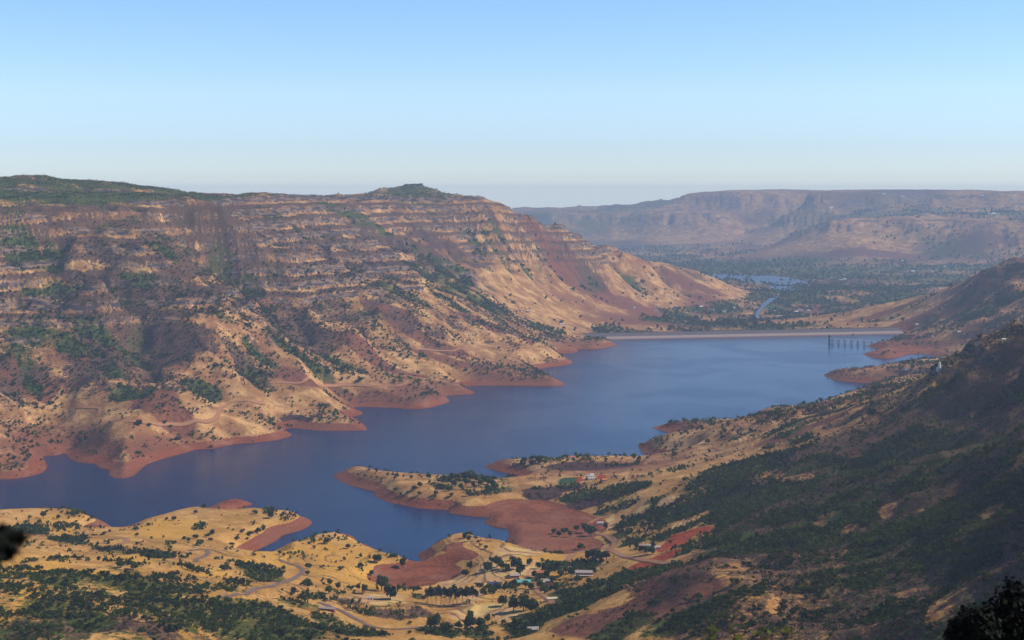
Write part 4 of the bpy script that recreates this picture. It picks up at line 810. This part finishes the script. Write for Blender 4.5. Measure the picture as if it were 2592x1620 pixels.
# ------------------------------------------------------------------ the dam
dv = (DAM_B - DAM_A); DL = float(np.hypot(*dv)); dv = dv / DL; ang = math.atan2(dv[1], dv[0])
def dam_obj(name, label, cat, s0=0.0, z=0.0):
    o = bpy.data.objects.new(name, None); COL.objects.link(o); q = DAM_A + dv * s0; o.location = (q[0], q[1], z); o.rotation_euler = (0, 0, ang); return tag(o, label, cat)
dam = dam_obj("dam", "long straight earth dam with dark stone top and pale lower face", "dam")
def face_mat(name, a, b, sc):
    s = N(name); P = s.pos(); n = s.noise(.05, 4, s.vmap(P, (1, 1, 6))); n2 = s.noise(.8, 3, P); c = s.mix(n, a, b); c = s.mix(s.math('MULTIPLY', n2, .4), c, tuple(v * .6 for v in a)); s.bsdf(c, .95, n2, .5, .6); return s.m
def strip(y0, z0, y1, z1, s0, s1, th=1.0, n=60):
    b = MB()
    for k in range(n):
        a_, b_ = s0 + (s1 - s0) * k / n, s0 + (s1 - s0) * (k + 1) / n
        b.add([(a_, y0, z0), (b_, y0, z0), (b_, y1, z1), (a_, y1, z1)], [(0, 1, 2, 3)])
    return b
ZC = 20.5
S0, S1 = -70, DL - 6
strip(-6, ZC - .1, -34, 9.3, S0, S1).build("upper_face", face_mat("dark_riprap", (.095, .078, .085), (.15, .12, .125), 1), dam)
strip(-34, 9.2, -52, 2.2, S0, S1).build("lower_face", face_mat("bleached_pitching", (.27, .205, .185), (.39, .31, .28), 1), dam)
strip(-52, 2.1, -72, -6, S0, S1).build("waterline_face", face_mat("wet_pitching", (.24, .12, .09), (.30, .16, .12), 1), dam)
strip(6, ZC - .1, 70, -17, S0, S1).build("downstream_face", face_mat("grassy_bank", (.16, .11, .06), (.24, .15, .08), 1), dam)
MB().box(S0, S1, -6, 6, ZC - 3, ZC).build("crest_road", M["asphalt"], dam)
MB().box(S0, S1, -6.4, -5.9, ZC - .5, ZC + 1.2).build("parapet", M["darkstone"], dam)
sp_ = dam_obj("spillway", "concrete spillway with four dark gates at the right end of the dam", "spillway", DL - 2, 0)
MB().box(0, 58, -8, 10, -10, 10).build("weir", M["grey"], sp_)
for k in range(5): MB().box(k * 13.6, k * 13.6 + 2.4, -11, 10, -8, ZC + 1.5).build("pier", M["grey"], sp_)
for k in range(4): MB().box(k * 13.6 + 2.4, k * 13.6 + 13.6, -6, -5, 10, ZC - 1.5).build("gate", M["dark"], sp_)
MB().box(-2, 59, -8.5, -3, ZC + 1.5, ZC + 2.6).build("deck", M["grey"], sp_)
for k in range(4):
    g_ = MB().box(k * 13.6 + 6.4, k * 13.6 + 9.4, -7.5, -4.5, ZC + 2.6, ZC + 5.2).build("hoist_cabin", M["orange"], sp_)
bl = dam_obj("abutment", "dark stone abutment block right of the spillway gates", "abutment", DL + 60, 0)
MB().box(0, 22, -26, 14, -8, ZC + 3, 3.0).build("block", M["darkstone"], bl); MB().box(3.2, 18.8, -22.8, 10.8, ZC + 3.004, ZC + 3.6).build("capping", M["grey"], bl)
wg = dam_obj("wing_wall", "pale rubble wing wall running from abutment into hillside", "wall", DL + 82, 0)
b = MB(); b.add([(0, -20, -6), (70, -24, -2), (70, 4, 10), (0, 4, ZC + 1), (0, 8, -6), (70, 8, -2)], [(0, 1, 2, 3), (3, 2, 5, 4), (0, 3, 4), (1, 5, 2)]); b.build("stonework", face_mat("rubble", (.22, .16, .15), (.30, .22, .2), 1), wg)

# intake tower and its footbridge
def XY(px, D): return ((px - CX) / F * D, D)
tw = bpy.data.objects.new("intake_tower", None); COL.objects.link(tw); q = XY(2099, 5508); tw.location = (q[0], q[1], 0); tag(tw, "dark slender intake tower standing in the lake near the dam", "tower")
b = MB(); b.tube([(0, 0, -20), (0, 0, 18), (0, 0, 26)], [3.2, 3.0, 3.0], 10); b.build("shaft", M["darkstone"], tw)
MB().box(-4, 4, -4, 4, 18, 18.8).build("platform", M["grey"], tw); c_ = MB().box(-3.4, 3.4, -3.4, 3.4, 26, 30.4).build("cabin", M["darkstone"], tw); MB().box(-4, 4, -4, 4, 30.4, 31).build("roof", M["grey"], tw)
for k in (-1, 1): MB().box(k * 1.6 - .6, k * 1.6 + .6, -3.46, -3.36, 27.4, 29.2).build("window", M["dark"], c_)
A_ = Vector((*XY(2100, 5508), 18)); B_ = Vector((*XY(2247, 5392), 15.5)); br = bpy.data.objects.new("footbridge", None); COL.objects.link(br); br.location = A_; d_ = B_ - A_
br.rotation_euler = (0, 0, math.atan2(d_.y, d_.x)); Lb = math.hypot(d_.x, d_.y); tag(br, "pale footbridge on tall trestles linking tower and red shore", "bridge")
MB().add([(3, -1.3, -.5), (Lb, -1.3, d_.z - .5), (Lb, 1.3, d_.z - .5), (3, 1.3, -.5), (3, -1.3, .2), (Lb, -1.3, d_.z + .2), (Lb, 1.3, d_.z + .2), (3, 1.3, .2)], [(0, 3, 2, 1), (4, 5, 6, 7), (0, 1, 5, 4), (1, 2, 6, 5), (2, 3, 7, 6), (3, 0, 4, 7)]).build("deck", M["pale"], br)
for sg in (-1, 1): MB().tube([(3, sg * 1.25, 1.3), (Lb, sg * 1.25, d_.z + 1.3)], [.12, .12], 4).build("handrail", M["pale"], br)
for k, px in enumerate((2107, 2123, 2139, 2156, 2172, 2189, 2207, 2224)):
    t = (px - 2100) / (2247 - 2100); xx = Lb * t; zt = d_.z * t - .5; b = MB()
    for sx_ in (-2.3, 2.3):
        for sy_ in (-1.6, 1.6): b.tube([(xx + sx_ * 1.1, sy_ * 1.2, -26), (xx + sx_, sy_, zt)], [.95, .85], 6)
    for z in (-16, -11, -6): b.box(xx - 2.2, xx + 2.2, -1.9, -1.5, z, z + .8); b.box(xx - 2.2, xx + 2.2, 1.5, 1.9, z, z + .8)
    pr = b.build("pier", M["grey"], br); MB().box(xx - 3, xx + 3, -2.4, 2.4, zt - 1.0, zt - .02).build("pier_cap", M["pale"], pr)

# fort mesa on the peak
p = hit(1047, 470, 5900); fx, fy = (1047 - CX) / F * 7000, 7000
o = bpy.data.objects.new("hill_fort", None); COL.objects.link(o); o.location = (fx, fy, gz(fx, fy) - 3); tag(o, "flat topped dark fort wall crowning the conical green peak", "fort")
b = MB(); K = 28; prof = [(1.0, -22), (1.0, 8.5), (.96, 8.6), (.955, 7)]; ring = []
rr = random.Random(3); jit = [rr.uniform(.9, 1.08) for _ in range(K)]
for (sc_, z_) in prof: ring.append([(math.cos(2 * math.pi * k / K) * 44 * sc_ * jit[k], math.sin(2 * math.pi * k / K) * 30 * sc_ * jit[k], z_ + (1.2 * math.sin(k * 1.3) if z_ > 0 else 0) + 2.2 * math.cos(2 * math.pi * k / K) * (z_ > 0)) for k in range(K)])
V = [v for r_ in ring for v in r_] + [(0, 0, 7.5)]; Fs = []
for i in range(3):
    for k in range(K): Fs.append((i * K + k, i * K + (k + 1) % K, (i + 1) * K + (k + 1) % K, (i + 1) * K + k))
for k in range(K): Fs.append((3 * K + k, 3 * K + (k + 1) % K, 4 * K))
b.add(V, Fs); b.build("rampart", M["darkstone"], o)

# posts standing in the water
for (px, py, hh, lab) in ((1258, 1168, 15, "thin lattice power pole rising from the lake off the red point"),):
    q = w0(px, py); o = bpy.data.objects.new("power_pole", None); COL.objects.link(o); o.location = (q[0], q[1], 0); tag(o, lab, "power pole")
    MB().tube([(0, 0, -5), (0, 0, hh)], [.45, .25], 6).build("mast", M["steel"], o)
    for z in (hh * .93, hh * .78): MB().box(-2.4, 2.4, -.15, .15, z, z + .35).build("crossarm", M["steel"], o)
q = w0(1214, 1170); b = MB(); b.tube([(0, 0, -3), (.3, 0, 3), (1.2, 0, 7)], [.4, .3, .1], 5); b.tube([(.2, 0, 2), (-1.6, .5, 6)], [.25, .08], 5); b.tube([(.3, 0, 3.5), (-.3, -.5, 7.5)], [.2, .06], 5)
o = b.build("dead_tree", M_bare, None, (q[0], q[1], 0)); tag(o, "bare drowned tree stump sticking out of the lake", "dead tree")

# ------------------------------------------------------------------ plants close to the viewpoint
def near_tree(px, ytop, D, r, hc, label, sd):
    x = (px - CX) / F * D; zt = CZ - (ytop - HY) / F * D; g0 = gz(x, D); o = bpy.data.objects.new("tree", None); COL.objects.link(o); o.location = (x, D, g0 - .3); tag(o, label, "tree"); H_ = zt - g0 + .3
    b = MB(); b.tube([(0, 0, 0), (.1, 0, H_ * .5), (0, 0, H_ - .4)], [.28, .2, .05], 8)
    for k in range(7): a = k * 2.4; z = H_ - hc * 2 + k * hc * .25; b.tube([(0, 0, z), (math.cos(a) * r * .6, math.sin(a) * r * .6, z + .5)], [.08, .02], 5)
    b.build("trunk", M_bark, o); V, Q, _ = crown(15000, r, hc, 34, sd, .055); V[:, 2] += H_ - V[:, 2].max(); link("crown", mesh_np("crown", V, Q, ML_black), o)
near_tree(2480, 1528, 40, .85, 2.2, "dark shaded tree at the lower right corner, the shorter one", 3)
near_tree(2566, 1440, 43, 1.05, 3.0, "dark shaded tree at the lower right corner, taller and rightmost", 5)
# bough reaching in from the left
bx, by = -1.62, 4.2; o = bpy.data.objects.new("tree", None); COL.objects.link(o); g0 = gz(-2.9, 4.2); o.location = (-2.9, 4.2, g0 - .2); tag(o, "blurred dark bough reaching in at the left edge, close to the viewer", "tree")
zt = CZ - (1405 - HY) / F * 4.2 - (g0 - .2)
MB().tube([(0, 0, 0), (.05, 0, zt * .5), (-.05, .05, zt + .6), (-.1, 0, zt + 1.6)], [.10, .085, .06, .03], 8).build("trunk", M_bark, o)
MB().tube([(0, 0, zt - .5), (.6, 0, zt - .1), (1.25, 0, zt), (1.5, .0, zt + .02)], [.045, .03, .015, .005], 6).build("branch", M_bark, o)
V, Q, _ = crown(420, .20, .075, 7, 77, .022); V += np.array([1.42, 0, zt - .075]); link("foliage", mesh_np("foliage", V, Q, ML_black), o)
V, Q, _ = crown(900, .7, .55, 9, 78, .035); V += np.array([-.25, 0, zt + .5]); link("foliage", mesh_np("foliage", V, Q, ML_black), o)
# leafy tip at the bottom edge
D = 12.0; x = (1890 - CX) / F * D; g0 = gz(x, D); o = bpy.data.objects.new("leafy_shrub", None); COL.objects.link(o); o.location = (x, D, g0 - .1); tag(o, "lime green leafy shoots poking up at the bottom edge", "shrub"); b = MB(); LV = []; rr = random.Random(8)
for k in range(9):
    dx = (-.30, -.27, -.10, -.06, .05, .12, .2, .31, .36)[k]; top = CZ - (rr.uniform(1578, 1600) - HY) / F * D - (g0 - .1); b.tube([(dx * .3, 0, 0), (dx * .7, 0, top * .6), (dx, 0, top)], [.02, .012, .004], 5)
    for j in range(9):
        z = top - j * .017; a = rr.uniform(0, 6.28); L = rr.uniform(.05, .095); c = Vector((dx, 0, z)); u = Vector((math.cos(a), math.sin(a), rr.uniform(-.3, .5))).normalized(); s_ = u.cross(Vector((0, .6, 1))).normalized() * L * .32
        LV += [c, c + u * L * .5 + s_, c + u * L, c + u * L * .5 - s_]
b.build("stem", M_bare, o); link("leaves", mesh_np("leaves", np.array([tuple(v) for v in LV]), np.arange(len(LV)).reshape(-1, 4), ML_lime), o)


# ------------------------------------------------------------------ haze
def haze():
    x0, x1, y0, y1, z0, z1 = -20200, 20200, -400, 22950, -80, 660
    V = [(x, y, z) for x in (x0, x1) for y in (y0, y1) for z in (z0, z1)]
    me = bpy.data.meshes.new("haze"); me.from_pydata(V, [], [(0, 1, 3, 2), (4, 6, 7, 5), (0, 4, 5, 1), (2, 3, 7, 6), (0, 2, 6, 4), (1, 5, 7, 3)])
    m = bpy.data.materials.new("haze"); m.use_nodes = True; t = m.node_tree; t.nodes.clear()
    o = t.nodes.new("ShaderNodeOutputMaterial"); v = t.nodes.new("ShaderNodeVolumePrincipled")
    v.inputs["Color"].default_value = (.58, .74, 1.0, 1); v.inputs["Density"].default_value = HAZE; v.inputs["Anisotropy"].default_value = .0
    t.links.new(v.outputs[0], o.inputs["Volume"]); me.materials.append(m)
    return tag(link("haze", me), "pale blue haze lying over the whole valley", kind="stuff")
HAZE = 4.6e-5
haze()
